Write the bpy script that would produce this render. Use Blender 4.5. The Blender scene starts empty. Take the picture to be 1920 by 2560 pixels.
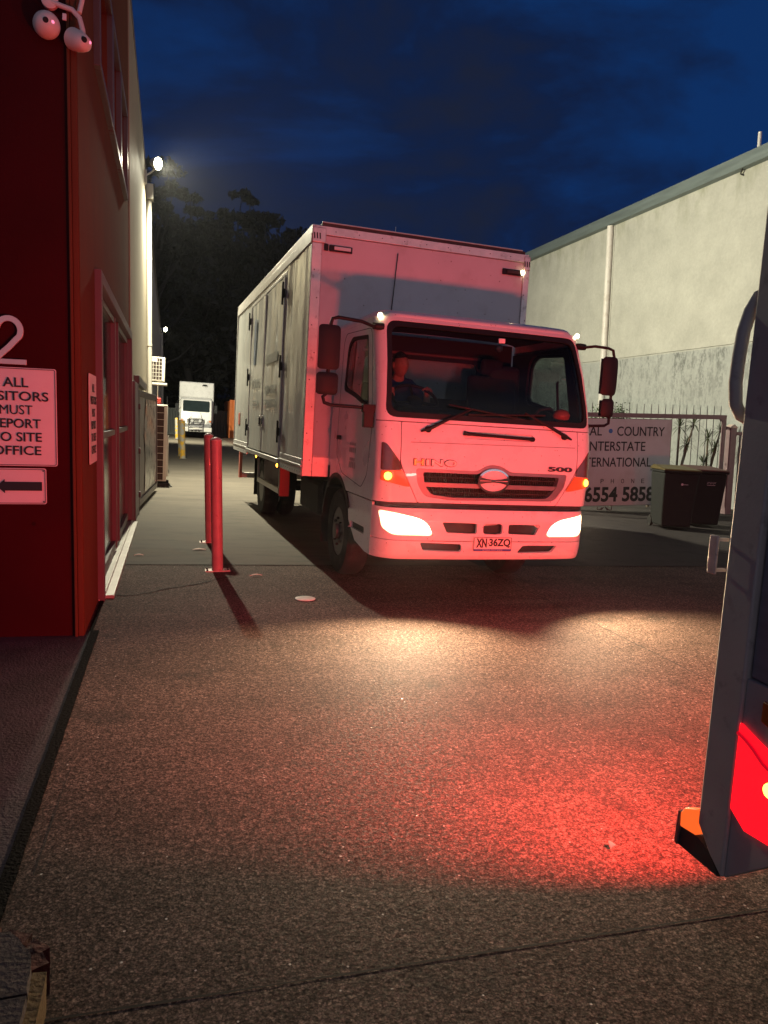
import bpy, bmesh, math, random
from mathutils import Vector, Matrix, noise as mnoise
from mathutils.geometry import tessellate_polygon
random.seed(7)
PI = math.pi
S = bpy.context.scene
COL = S.collection
def rad(a): return math.radians(a)

# ------------------------------------------------------------------ materials
def nodes_of(name):
    m = bpy.data.materials.new(name); m.use_nodes = True
    nt = m.node_tree
    return m, nt, nt.nodes, nt.links, nt.nodes['Principled BSDF']
def mat(name, col, rough=.55, metal=0., var=.12, scale=4., bump=0., bscale=60., spec=.5, stretch=(1, 1, 1), coat=0., dirt=None, dscale=2.5, dlo=.5, dhi=.72):
    m, nt, N, L, P = nodes_of(name)
    tc = N.new('ShaderNodeTexCoord'); mp = N.new('ShaderNodeMapping'); mp.inputs['Scale'].default_value = stretch
    L.new(tc.outputs['Object'], mp.inputs[0])
    nz = N.new('ShaderNodeTexNoise'); nz.inputs['Scale'].default_value = scale; nz.inputs['Detail'].default_value = 6
    L.new(mp.outputs[0], nz.inputs['Vector'])
    mr = N.new('ShaderNodeMapRange'); mr.inputs[1].default_value = .3; mr.inputs[2].default_value = .7
    mr.inputs[3].default_value = 1-var; mr.inputs[4].default_value = 1+var
    L.new(nz.outputs['Fac'], mr.inputs[0])
    mx = N.new('ShaderNodeVectorMath'); mx.operation = 'SCALE'; mx.inputs[0].default_value = col[:3]
    L.new(mr.outputs[0], mx.inputs['Scale'])
    out = mx.outputs[0]
    if dirt:
        n2 = N.new('ShaderNodeTexNoise'); n2.inputs['Scale'].default_value = dscale; n2.inputs['Detail'].default_value = 9; n2.inputs['Roughness'].default_value = .65
        L.new(mp.outputs[0], n2.inputs['Vector'])
        m2 = N.new('ShaderNodeMapRange'); m2.inputs[1].default_value = dlo; m2.inputs[2].default_value = dhi
        L.new(n2.outputs['Fac'], m2.inputs[0])
        mc = N.new('ShaderNodeMixRGB'); mc.inputs['Color2'].default_value = (*dirt, 1)
        L.new(m2.outputs[0], mc.inputs['Fac']); L.new(out, mc.inputs['Color1']); out = mc.outputs[0]
    L.new(out, P.inputs['Base Color'])
    P.inputs['Roughness'].default_value = rough; P.inputs['Metallic'].default_value = metal
    P.inputs['Specular IOR Level'].default_value = spec; P.inputs['Coat Weight'].default_value = coat
    rr = N.new('ShaderNodeMapRange'); rr.inputs[3].default_value = max(0, rough-.07); rr.inputs[4].default_value = min(1, rough+.1)
    L.new(nz.outputs['Fac'], rr.inputs[0]); L.new(rr.outputs[0], P.inputs['Roughness'])
    if bump:
        nb = N.new('ShaderNodeTexNoise'); nb.inputs['Scale'].default_value = bscale; nb.inputs['Detail'].default_value = 5
        L.new(mp.outputs[0], nb.inputs['Vector'])
        b = N.new('ShaderNodeBump'); b.inputs['Strength'].default_value = bump; b.inputs['Distance'].default_value = .01
        L.new(nb.outputs['Fac'], b.inputs['Height']); L.new(b.outputs[0], P.inputs['Normal'])
    return m
def speckle(m, sc=42, thr=.93, col=(.12, .08, .06)):
    nt = m.node_tree; N = nt.nodes; L = nt.links; P = N['Principled BSDF']; src = P.inputs['Base Color'].links[0].from_socket
    tc = N.new('ShaderNodeTexCoord'); v = N.new('ShaderNodeTexVoronoi'); v.inputs['Scale'].default_value = sc; L.new(tc.outputs['Object'], v.inputs['Vector'])
    sp = N.new('ShaderNodeSeparateColor'); L.new(v.outputs['Color'], sp.inputs[0])
    a = N.new('ShaderNodeMath'); a.operation = 'GREATER_THAN'; a.inputs[1].default_value = thr; L.new(sp.outputs[0], a.inputs[0])
    b = N.new('ShaderNodeMath'); b.operation = 'LESS_THAN'; b.inputs[1].default_value = .20; L.new(v.outputs['Distance'], b.inputs[0])
    c = N.new('ShaderNodeMath'); c.operation = 'MULTIPLY'; L.new(a.outputs[0], c.inputs[0]); L.new(b.outputs[0], c.inputs[1])
    d = N.new('ShaderNodeMath'); d.operation = 'MULTIPLY'; d.inputs[1].default_value = .75; L.new(c.outputs[0], d.inputs[0])
    mx = N.new('ShaderNodeMixRGB'); mx.inputs['Color2'].default_value = (*col, 1); L.new(d.outputs[0], mx.inputs['Fac']); L.new(src, mx.inputs['Color1']); L.new(mx.outputs[0], P.inputs['Base Color'])
def emis(name, col, strength, base=None):
    m, nt, N, L, P = nodes_of(name)
    P.inputs['Base Color'].default_value = (*(base or col), 1)
    P.inputs['Emission Color'].default_value = (*col, 1)
    P.inputs['Emission Strength'].default_value = strength
    nz = N.new('ShaderNodeTexNoise'); nz.inputs['Scale'].default_value = 30
    mr = N.new('ShaderNodeMapRange'); mr.inputs[3].default_value = strength*.7; mr.inputs[4].default_value = strength*1.3
    L.new(nz.outputs['Fac'], mr.inputs[0]); L.new(mr.outputs[0], P.inputs['Emission Strength'])
    P.inputs['Roughness'].default_value = .25
    return m
def glass(name, tint=(.85, .95, .9), refl=1.0):
    m, nt, N, L, P = nodes_of(name)
    N.remove(P)
    out = N['Material Output']
    tr = N.new('ShaderNodeBsdfTransparent'); tr.inputs[0].default_value = (*tint, 1)
    gl = N.new('ShaderNodeBsdfGlossy'); gl.inputs['Roughness'].default_value = .02
    fr = N.new('ShaderNodeFresnel'); fr.inputs[0].default_value = 1.45
    nz = N.new('ShaderNodeTexNoise'); nz.inputs['Scale'].default_value = 3
    mr = N.new('ShaderNodeMapRange'); mr.inputs[3].default_value = .85*refl; mr.inputs[4].default_value = 1.1*refl
    L.new(nz.outputs['Fac'], mr.inputs[0])
    mu = N.new('ShaderNodeMath'); mu.operation = 'MULTIPLY'
    L.new(fr.outputs[0], mu.inputs[0]); L.new(mr.outputs[0], mu.inputs[1])
    mx = N.new('ShaderNodeMixShader'); L.new(mu.outputs[0], mx.inputs[0]); L.new(tr.outputs[0], mx.inputs[1]); L.new(gl.outputs[0], mx.inputs[2])
    L.new(mx.outputs[0], out.inputs[0])
    return m

def concrete_ground():
    m, nt, N, L, P = nodes_of('exposed_aggregate')
    tc = N.new('ShaderNodeTexCoord')
    def nz(sc, det=4, rough=.5):
        n = N.new('ShaderNodeTexNoise'); n.inputs['Scale'].default_value = sc; n.inputs['Detail'].default_value = det
        n.inputs['Roughness'].default_value = rough; L.new(tc.outputs['Object'], n.inputs['Vector']); return n.outputs['Fac']
    def mr(src, a, b, c, d):
        r = N.new('ShaderNodeMapRange'); r.inputs[1].default_value = a; r.inputs[2].default_value = b; r.inputs[3].default_value = c; r.inputs[4].default_value = d
        L.new(src, r.inputs[0]); return r.outputs[0]
    def mul(a, b):
        k = N.new('ShaderNodeMath'); k.operation = 'MULTIPLY'; L.new(a, k.inputs[0]); L.new(b, k.inputs[1]); return k.outputs[0]
    v = N.new('ShaderNodeTexVoronoi'); v.inputs['Scale'].default_value = 70; L.new(tc.outputs['Object'], v.inputs['Vector'])
    n0 = N.new('ShaderNodeTexNoise'); n0.inputs['Scale'].default_value = 40; L.new(tc.outputs['Object'], n0.inputs['Vector'])
    fine = mr(nz(80, 6, .75), .40, .62, .42, 1.55)
    mid = mr(nz(7, 6, .6), .3, .7, .82, 1.18)
    big = mr(nz(.45, 5, .6), .3, .7, .62, 1.3)
    mp = N.new('ShaderNodeMapping'); mp.inputs['Scale'].default_value = (.25, 2.2, 1); L.new(tc.outputs['Object'], mp.inputs[0])
    st = N.new('ShaderNodeTexNoise'); st.inputs['Scale'].default_value = 1.3; st.inputs['Detail'].default_value = 5; L.new(mp.outputs[0], st.inputs['Vector'])
    stv = mr(st.outputs['Fac'], .3, .7, .84, 1.12)
    fac = mul(mul(mul(fine, mr(nz(38, 4, .6), .38, .62, .6, 1.35)), mid), mul(big, stv))
    rmp = N.new('ShaderNodeValToRGB'); L.new(v.outputs['Color'], rmp.inputs[0])
    e = rmp.color_ramp.elements; e[0].color = (.105, .072, .057, 1); e[1].color = (.290, .204, .162, 1)
    k = e.new(.5); k.color = (.185, .127, .100, 1)
    sc = N.new('ShaderNodeVectorMath'); sc.operation = 'SCALE'; L.new(rmp.outputs[0], sc.inputs[0]); L.new(fac, sc.inputs['Scale'])
    # oil drips and tyre dirt
    sp = mr(nz(1.7, 4, .6), .60, .70, 0, .6)
    mc = N.new('ShaderNodeMixRGB'); mc.inputs['Color2'].default_value = (.05, .045, .04, 1)
    L.new(sp, mc.inputs['Fac']); L.new(sc.outputs[0], mc.inputs['Color1'])
    # pits between the stones, and a few glints painted as pale glossy quartz specks
    v2 = N.new('ShaderNodeTexVoronoi'); v2.inputs['Scale'].default_value = 135; L.new(tc.outputs['Object'], v2.inputs['Vector'])
    pit = mr(v2.outputs['Distance'], .40, .62, 1.08, .42)
    ps = N.new('ShaderNodeVectorMath'); ps.operation = 'SCALE'; L.new(mc.outputs[0], ps.inputs[0]); L.new(pit, ps.inputs['Scale'])
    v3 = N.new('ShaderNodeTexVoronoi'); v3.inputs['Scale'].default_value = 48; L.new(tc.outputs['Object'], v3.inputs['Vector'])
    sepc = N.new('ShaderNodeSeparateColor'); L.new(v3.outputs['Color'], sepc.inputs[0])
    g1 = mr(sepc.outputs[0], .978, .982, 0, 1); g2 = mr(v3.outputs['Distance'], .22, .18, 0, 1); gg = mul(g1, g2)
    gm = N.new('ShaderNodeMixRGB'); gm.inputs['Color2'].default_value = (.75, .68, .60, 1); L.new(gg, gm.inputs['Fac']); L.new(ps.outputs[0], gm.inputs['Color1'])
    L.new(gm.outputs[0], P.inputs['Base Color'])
    rb_ = mr(nz(60, 4), .3, .7, .6, .95)
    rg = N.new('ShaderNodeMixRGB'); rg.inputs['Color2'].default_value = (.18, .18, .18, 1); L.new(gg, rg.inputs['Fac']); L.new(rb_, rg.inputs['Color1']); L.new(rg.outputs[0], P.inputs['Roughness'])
    b = N.new('ShaderNodeBump'); b.inputs['Strength'].default_value = .45; b.inputs['Distance'].default_value = .005; P.inputs['Specular IOR Level'].default_value = .12
    L.new(nz(95, 5, .7), b.inputs['Height'])
    b2 = N.new('ShaderNodeBump'); b2.inputs['Strength'].default_value = .25; b2.inputs['Distance'].default_value = .004
    L.new(v.outputs['Distance'], b2.inputs['Height']); L.new(b.outputs[0], b2.inputs['Normal'])
    L.new(b2.outputs[0], P.inputs['Normal'])
    return m

def precast_wall():
    m, nt, N, L, P = nodes_of('weathered_precast')
    tc = N.new('ShaderNodeTexCoord'); sx = N.new('ShaderNodeSeparateXYZ'); L.new(tc.outputs['Object'], sx.inputs[0])
    def nz(sc, det=5, stretch=None, rough=.6):
        n = N.new('ShaderNodeTexNoise'); n.inputs['Scale'].default_value = sc; n.inputs['Detail'].default_value = det; n.inputs['Roughness'].default_value = rough
        if stretch:
            mp = N.new('ShaderNodeMapping'); mp.inputs['Scale'].default_value = stretch; L.new(tc.outputs['Object'], mp.inputs[0]); L.new(mp.outputs[0], n.inputs['Vector'])
        else: L.new(tc.outputs['Object'], n.inputs['Vector'])
        return n.outputs['Fac']
    def mr(src, a, b, c, d):
        r = N.new('ShaderNodeMapRange'); r.inputs[1].default_value = a; r.inputs[2].default_value = b; r.inputs[3].default_value = c; r.inputs[4].default_value = d
        L.new(src, r.inputs[0]); return r.outputs[0]
    def mth(op, a, b):
        k = N.new('ShaderNodeMath'); k.operation = op; k.use_clamp = True
        L.new(a, k.inputs[0]); L.new(b, k.inputs[1]) if not isinstance(b, float) else setattr(k.inputs[1], 'default_value', b); return k.outputs[0]
    v = mr(nz(1.2), .3, .7, .86, 1.08)
    f = mr(nz(14, 5), .3, .7, .93, 1.06)
    base = N.new('ShaderNodeMixRGB'); base.blend_type = 'MULTIPLY'; base.inputs['Fac'].default_value = 1; base.inputs['Color1'].default_value = (.49, .495, .44, 1)
    vv = N.new('ShaderNodeMath'); vv.operation = 'MULTIPLY'; L.new(v, vv.inputs[0]); L.new(f, vv.inputs[1]); L.new(vv.outputs[0], base.inputs['Color2'])
    # mildew: below the joint, strongest under it, in vertical runs
    low = mr(sx.outputs['Z'], 4.16, 4.22, 1, 0); fall = mr(sx.outputs['Z'], 2.3, 4.2, .35, 1)
    spk = mr(nz(4.5, 12, (1, 1.6, .8), .82), .47, .57, 0, 1)
    runs = mr(nz(1.1, 6, (1, 1.5, .16)), .42, .62, 0, .75)
    k1 = mth('MULTIPLY', spk, runs); k2 = mth('MULTIPLY', k1, fall); k3 = mth('MULTIPLY', k2, low)
    tint = N.new('ShaderNodeMixRGB'); tint.blend_type = 'MULTIPLY'; tint.inputs['Color2'].default_value = (.80, .84, .90, 1)
    L.new(low, tint.inputs['Fac']); L.new(base.outputs[0], tint.inputs['Color1'])
    mx = N.new('ShaderNodeMixRGB'); mx.inputs['Color2'].default_value = (.045, .052, .05, 1); L.new(k3, mx.inputs['Fac']); L.new(tint.outputs[0], mx.inputs['Color1'])
    # green algae near the gutter
    top = mr(sx.outputs['Z'], 7.4, 8.5, 0, .5); al = mr(nz(2.2, 8, (1, 1.2, .4)), .48, .66, 0, 1); k4 = mth('MULTIPLY', top, al)
    m3 = N.new('ShaderNodeMixRGB'); m3.inputs['Color2'].default_value = (.20, .21, .12, 1); L.new(k4, m3.inputs['Fac']); L.new(mx.outputs[0], m3.inputs['Color1'])
    L.new(m3.outputs[0], P.inputs['Base Color']); P.inputs['Roughness'].default_value = .85
    b = N.new('ShaderNodeBump'); b.inputs['Strength'].default_value = .55; b.inputs['Distance'].default_value = .03
    L.new(nz(7, 6), b.inputs['Height']); L.new(b.outputs[0], P.inputs['Normal'])
    return m

MT = dict(
    white=mat('truck_white_paint', (.74, .73, .71), .28, var=.05, scale=3, coat=.4, dirt=(.42, .38, .33), dscale=3, dlo=.58, dhi=.9),
    skin_al=mat('box_skin', (.66, .66, .62), .20, var=.06, scale=1.2, bump=.06, bscale=1.6, stretch=(1, 1, .35), coat=.2, dirt=(.40, .39, .35), dscale=1.6, dlo=.55, dhi=.9),
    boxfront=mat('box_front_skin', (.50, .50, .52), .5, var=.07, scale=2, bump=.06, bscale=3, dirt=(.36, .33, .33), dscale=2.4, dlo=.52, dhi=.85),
    alu=mat('aluminium_extrusion', (.60, .58, .56), .42, .55, var=.12, scale=9, bump=.05, bscale=40, dirt=(.2, .17, .15), dscale=11, dlo=.58, dhi=.75),
    blackpl=mat('black_plastic', (.010, .010, .012), .6, var=.2, scale=12, bump=.1, bscale=200, spec=.3),
    rubber=mat('tyre_rubber', (.010, .010, .010), .85, var=.25, scale=14, bump=.3, bscale=90, dirt=(.05, .045, .04), dscale=7),
    chassis=mat('chassis_black', (.02, .02, .02), .7, var=.3, scale=10, dirt=(.06, .05, .04)),
    chrome=mat('chrome', (.8, .8, .8), .12, 1., var=.03, scale=6),
    silver=mat('silver_grille', (.24, .24, .25), .4, .5, var=.08, scale=10),
    badge=mat('badge_black', (.03, .02, .02), .35, var=.05),
    badge_pale=mat('badge_pale', (.78, .72, .60), .3, .2, var=.05),
    gold=mat('badge_gold', (.75, .5, .15), .25, .8, var=.05),
    steelwheel=mat('wheel_steel', (.09, .088, .085), .45, .3, var=.15, scale=12, dirt=(.15, .12, .1), dscale=10),
    lens_dark=mat('dark_lens', (.10, .03, .02), .12, var=.2, scale=20, coat=.6),
    lens_amber=emis('amber_lens', (1., .12, .01), .10, (.62, .20, .08)),
    bulb_amber=emis('amber_bulb', (1., .42, .04), 9.),
    headlight=emis('headlight_lit', (1., .93, .78), 14.),
    headrim=emis('headlight_edge_glow', (1., .78, .40), 1.6),
    clear=mat('clear_lamp_lens', (.55, .55, .55), .1, var=.1, coat=.8),
    marker=emis('marker_lamp_lit', (1., .85, .5), 10.),
    glassw=glass('windscreen_glass', (.68, .76, .76), .8),
    glassd=mat('dark_door_glass', (.006, .005, .006), .12, var=.1, spec=.25),
    interior=mat('cab_interior', (.014, .012, .015), .8, var=.15, scale=8),
    dash=mat('dashboard_grey', (.022, .022, .028), .6, var=.15, scale=8),
    seat=mat('seat_fabric', (.010, .010, .018), .95, var=.2, scale=30, bump=.2, bscale=300),
    plate=mat('plate_white', (.75, .72, .66), .4, var=.04),
    plateblue=mat('plate_blue', (.05, .07, .35), .4, var=.04),
    ink=mat('sign_black', (.012, .012, .014), .5, var=.05),
    bluedecal=mat('faded_blue_decal', (.16, .22, .34), .4, var=.3, scale=9),
    greydecal=mat('faded_grey_decal', (.40, .41, .39), .35, var=.25, scale=9),
    orange_trim=mat('reflector_red_orange', (.55, .16, .12), .4, var=.1),
    bolred=mat('bollard_red_paint', (.48, .23, .25), .42, var=.14, scale=9, bump=.08, bscale=30, coat=.15, dirt=(.22, .03, .03), dscale=9, dlo=.6, dhi=.72),
    bolcap=mat('bollard_pale_cap', (.62, .45, .42), .5, var=.2, scale=22),  # cap colour, paler than the post
    galv=mat('galvanised_plate', (.62, .50, .44), .5, .2, var=.2, scale=25, dirt=(.25, .12, .08), dscale=20, dlo=.56, dhi=.7),
    bolyel=mat('bollard_yellow_paint', (.72, .42, .03), .5, var=.15, scale=8, dirt=(.40, .39, .34), dscale=5, dlo=.46, dhi=.54),
    maroon=mat('dimmed_terracotta_render', (.044, .0036, .006), .9, var=.16, scale=1.5, bump=.15, bscale=160, spec=.1),  # front wall: darker copy of the terracotta, weaker light put into the colour
    terracotta=mat('terracotta_render', (.122, .046, .025), .9, var=.10, scale=2.5, bump=.15, bscale=130, stretch=(1, 1, .35), spec=.08),
    cream=mat('cream_render', (.34, .29, .20), .7, var=.07, scale=1.4, bump=.12, bscale=70, stretch=(1, 1, .3)),
    greyrender=mat('grey_render', (.36, .34, .31), .75, var=.08, scale=1.4, bump=.1, bscale=60),
    frame=mat('pink_grey_frame', (.135, .10, .115), .45, var=.07, scale=6),
    frame2=mat('pale_frame', (.11, .09, .09), .4, .2, var=.08, scale=8),
    sill=mat('aluminium_sill', (.46, .44, .41), .35, .5, var=.1, scale=15),
    camwhite=mat('camera_shell', (.72, .62, .58), .4, var=.05),
    signw=mat('sign_white', (.74, .68, .68), .45, var=.04, scale=5),
    signgate=mat('gate_sign_white', (.62, .60, .60), .5, var=.05, scale=3, dirt=(.4, .36, .34), dscale=1.5, dlo=.5, dhi=.8),
    number=mat('number_satin', (.58, .55, .53), .35, .35, var=.05),
    acw=mat('aircon_casing', (.66, .63, .55), .45, var=.05),
    acgrill=mat('aircon_fins', (.04, .025, .02), .5, .3, var=.2, scale=30),
    floodon=emis('floodlight_lit', (1., .93, .66), 60.),
    lampgrey=mat('lamp_housing', (.5, .48, .42), .4, .4, var=.1),
    pvc=mat('pvc_pipe', (.48, .46, .40), .4, var=.06, scale=3),
    pvccream=mat('pvc_pipe_cream', (.72, .70, .64), .45, var=.08, scale=3, dirt=(.5, .46, .38)),
    gutter=mat('grey_green_gutter', (.16, .20, .20), .5, .2, var=.15, scale=3, stretch=(1, .3, 3)),
    gate=mat('gate_steel', (.24, .17, .18), .5, .1, var=.12, scale=8, dirt=(.12, .07, .06), dscale=8, dlo=.6, dhi=.75),
    picket=mat('picket_dark', (.05, .045, .05), .5, var=.1),
    bin=mat('bin_dark_green', (.0045, .006, .005), .8, var=.2, scale=8, bump=.08, bscale=120),
    lidy=mat('bin_lid_yellow', (.07, .05, .008), .5, var=.12, scale=8),
    lidr=mat('bin_lid_red', (.06, .006, .007), .5, var=.12, scale=8),
    leaf=mat('gum_leaf', (.008, .010, .006), .7, var=.4, scale=1.2),
    leafd=mat('bush_leaf', (.005, .006, .004), .8, var=.4, scale=.6),
    bark=mat('gum_bark', (.022, .020, .017), .85, var=.3, scale=3, bump=.4, bscale=20, stretch=(1, 1, .2)),
    yucca=mat('yucca_leaf', (.05, .07, .03), .5, var=.3, scale=12),
    yuccastem=mat('yucca_stem', (.14, .11, .08), .85, var=.3, scale=20),
    shrub=mat('shrub_leaf', (.05, .09, .03), .6, var=.3, scale=10),
    darkgroove=mat('joint_filler', (.02, .017, .014), .85, var=.3, scale=30),
    drain=mat('drain_slot', (.004, .004, .004), .9, var=.5, scale=60, bump=.8, bscale=70, spec=.1),
    kerb=mat('kerb_concrete', (.085, .066, .060), .95, var=.25, scale=12, bump=.7, bscale=60, dirt=(.03, .02, .02), dscale=14),
    brick=mat('broken_brick', (.085, .022, .018), .85, var=.3, scale=20, bump=.9, bscale=40, dirt=(.12, .09, .075), dscale=16, dlo=.6),
    kerbyel=mat('kerb_yellow_face', (.15, .090, .025), .8, var=.3, scale=12, bump=.5, bscale=60, dirt=(.05, .032, .022), dscale=12),
    path=mat('side_pad_concrete', (.050, .036, .044), .85, var=.3, scale=7, bump=.8, bscale=75, dirt=(.025, .019, .022), dscale=2.2),
    manhole=mat('cover_cream', (.78, .72, .64), .6, var=.15, scale=12, bump=.2, bscale=60),
    litter=mat('pale_leaf', (.62, .52, .42), .7, var=.2, scale=40),
    truckgrey=mat('tray_body_grey', (.34, .335, .315), .6, .0, var=.08, scale=5, bump=.08, bscale=60, dirt=(.17, .165, .155), dscale=14, dlo=.56, dhi=.8),
    truckdark=mat('tray_panel_dark', (.16, .17, .20), .55, .1, var=.2, scale=2, stretch=(1, .2, 8)),
    redlens=emis('brake_lens_lit', (1., .004, .012), 1.7, (.7, .01, .01)),
    redlensdim=emis('brake_lens_rim', (.8, .002, .02), .55, (.5, .01, .02)),
    oranglens=emis('orange_reflector_glow', (1., .13, .02), 1.0, (.9, .15, .02)),
    ambdim=emis('amber_lens_faint_glow', (.6, .1, .01), .02, (.10, .02, .004)),  # faint amber glow put into the lens by emission
    orangebox=mat('orange_container', (.75, .20, .04), .5, var=.1, scale=3),
    fencegrey=mat('colorbond_fence', (.12, .13, .12), .6, .1, var=.1, scale=2),
    hill=mat('hill_ground', (.008, .009, .006), .95, var=.3, scale=.3),
    skin=mat('human_skin', (.27, .14, .11), .55, var=.08, scale=25),
    navy=mat('navy_shirt', (.012, .035, .12), .85, var=.15, scale=30),
    hair=mat('dark_hair', (.012, .010, .010), .7, var=.3, scale=60),
    trouser=mat('dark_shorts', (.02, .02, .03), .9, var=.1),
    poster=mat('crumpled_poster', (.48, .46, .44), .3, var=.25, scale=5, bump=.6, bscale=6, dirt=(.12, .12, .12), dscale=5, dlo=.5, dhi=.58, coat=.4),
    boardgrey=mat('board_grey', (.24, .23, .22), .5, var=.1),
    apron_shade=mat('shaded_apron', (.050, .043, .043), .8, var=.2, scale=1.5, bump=.6, bscale=60, dirt=(.022, .02, .021), dscale=3, spec=.2),
    slab=mat('smooth_driveway_slab', (.135, .117, .094), .75, var=.16, scale=1.1, bump=.5, bscale=55, stretch=(.5, 1.6, 1), dirt=(.085, .080, .068), dscale=3.2, dlo=.48, dhi=.75, spec=.15),
    ground=concrete_ground(), precast=precast_wall(),
)

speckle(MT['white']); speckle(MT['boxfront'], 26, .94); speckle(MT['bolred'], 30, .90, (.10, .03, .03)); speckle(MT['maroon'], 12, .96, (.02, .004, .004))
# ------------------------------------------------------------------ mesh tools
def link(name, me, m, parent=None):
    o = bpy.data.objects.new(name, me); COL.objects.link(o)
    if m is not None: me.materials.append(m)
    if parent is not None: o.parent = parent
    return o
def empty(name, loc=(0, 0, 0), rz=0., label=None, cat=None, group=None, rot=None):
    o = bpy.data.objects.new(name, None); COL.objects.link(o); o.location = loc
    o.rotation_euler = rot if rot else (0, 0, rz); o.empty_display_size = .2
    tag(o, label, cat, group); return o
def tag(o, label=None, cat=None, group=None, kind=None):
    if label: o['label'] = label
    if cat: o['category'] = cat
    if group: o['group'] = group
    if kind: o['kind'] = kind
    return o
class MB:
    def __init__(s): s.v = []; s.f = []
    def add(s, vs, fs):
        b = len(s.v); s.v += [tuple(p) for p in vs]; s.f += [tuple(i+b for i in f) for f in fs]; return s
    def box(s, x0, x1, y0, y1, z0, z1, M=None):
        vs = [Vector(p) for p in ((x0, y0, z0), (x1, y0, z0), (x1, y1, z0), (x0, y1, z0), (x0, y0, z1), (x1, y0, z1), (x1, y1, z1), (x0, y1, z1))]
        if M is not None: vs = [M @ p for p in vs]
        return s.add(vs, [(0, 3, 2, 1), (4, 5, 6, 7), (0, 1, 5, 4), (1, 2, 6, 5), (2, 3, 7, 6), (3, 0, 4, 7)])
    def hexa(s, vs): return s.add(vs, [(0, 3, 2, 1), (4, 5, 6, 7), (0, 1, 5, 4), (1, 2, 6, 5), (2, 3, 7, 6), (3, 0, 4, 7)])
    def tube(s, pts, r, n=10, closed=False, cap=True, sx=1., up=None):
        pts = [Vector(p) for p in pts]; N = len(pts); rings = []
        rs = r if isinstance(r, (list, tuple)) else [r]*N
        prev = None
        for i, p in enumerate(pts):
            if closed: d = pts[(i+1) % N]-pts[i-1]
            else: d = pts[min(i+1, N-1)]-pts[max(i-1, 0)]
            d.normalize()
            if prev is None:
                a = Vector(up) if up else (Vector((0, 0, 1)) if abs(d.z) < .9 else Vector((1, 0, 0)))
            else: a = prev
            a = (a-d*a.dot(d)).normalized(); prev = a; b = d.cross(a)
            rings.append([p+(a*math.cos(2*PI*k/n)*sx+b*math.sin(2*PI*k/n))*rs[i] for k in range(n)])
        vs = [q for R in rings for q in R]; fs = []
        M_ = N if closed else N-1
        for i in range(M_):
            j = (i+1) % N
            for k in range(n): fs.append((i*n+k, i*n+(k+1) % n, j*n+(k+1) % n, j*n+k))
        if cap and not closed: fs += [tuple(reversed(range(n))), tuple((N-1)*n+k for k in range(n))]
        return s.add(vs, fs)
    def lathe(s, prof, M=None, n=24):   # prof: (r, h) about local Z
        vs = []; fs = []
        for r, h in prof:
            for k in range(n):
                p = Vector((r*math.cos(2*PI*k/n), r*math.sin(2*PI*k/n), h)); vs.append(M @ p if M is not None else p)
        for i in range(len(prof)-1):
            for k in range(n): fs.append((i*n+k, i*n+(k+1) % n, (i+1)*n+(k+1) % n, (i+1)*n+k))
        fs += [tuple(reversed(range(n))), tuple((len(prof)-1)*n+k for k in range(n))]
        return s.add(vs, fs)
    def prism(s, pts, fn0, fn1):   # polygon (convex or not) between two mapped copies
        n = len(pts); vs = [fn0(*p) for p in pts]+[fn1(*p) for p in pts]
        fs = [tuple(reversed(range(n))), tuple(range(n, 2*n))]+[(i, (i+1) % n, n+(i+1) % n, n+i) for i in range(n)]
        return s.add(vs, fs)
    def build(s, name, m, parent=None, bevel=0., smooth=None, seg=2, fix=True):
        me = bpy.data.meshes.new(name); me.from_pydata(s.v, [], s.f)
        if fix:
            bm = bmesh.new(); bm.from_mesh(me); bmesh.ops.recalc_face_normals(bm, faces=bm.faces); bm.to_mesh(me); bm.free()
        if smooth is not None or bevel:
            me.polygons.foreach_set('use_smooth', [True]*len(me.polygons)); me.set_sharp_from_angle(angle=rad(smooth if smooth is not None else 40))
        o = link(name, me, m, parent)
        if bevel:
            b = o.modifiers.new('bevel', 'BEVEL'); b.width = bevel; b.segments = seg; b.limit_method = 'ANGLE'; b.angle_limit = rad(40); b.harden_normals = False
        return o
def rrect(x0, x1, z0, z1, r, n=4):
    out = []
    for cx, cz, a0 in ((x1-r, z1-r, 0), (x0+r, z1-r, 90), (x0+r, z0+r, 180), (x1-r, z0+r, 270)):
        for k in range(n+1):
            a = rad(a0+90*k/n); out.append((cx+r*math.cos(a), cz+r*math.sin(a)))
    return out
def rpoly(pts, r, n=4):     # rounds the corners of a polygon
    out = []; N = len(pts)
    for i in range(N):
        p = Vector(pts[i]); a = Vector(pts[i-1])-p; b = Vector(pts[(i+1) % N])-p
        ra = r[i] if isinstance(r, (list, tuple)) else r
        ra = min(ra, a.length*.48, b.length*.48)
        if ra <= 0: out.append(tuple(p)); continue
        A = p+a.normalized()*ra; B = p+b.normalized()*ra
        for k in range(n+1):
            t = k/n; out.append(tuple(A*(1-t)**2+p*2*t*(1-t)+B*t*t))
    return out
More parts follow.
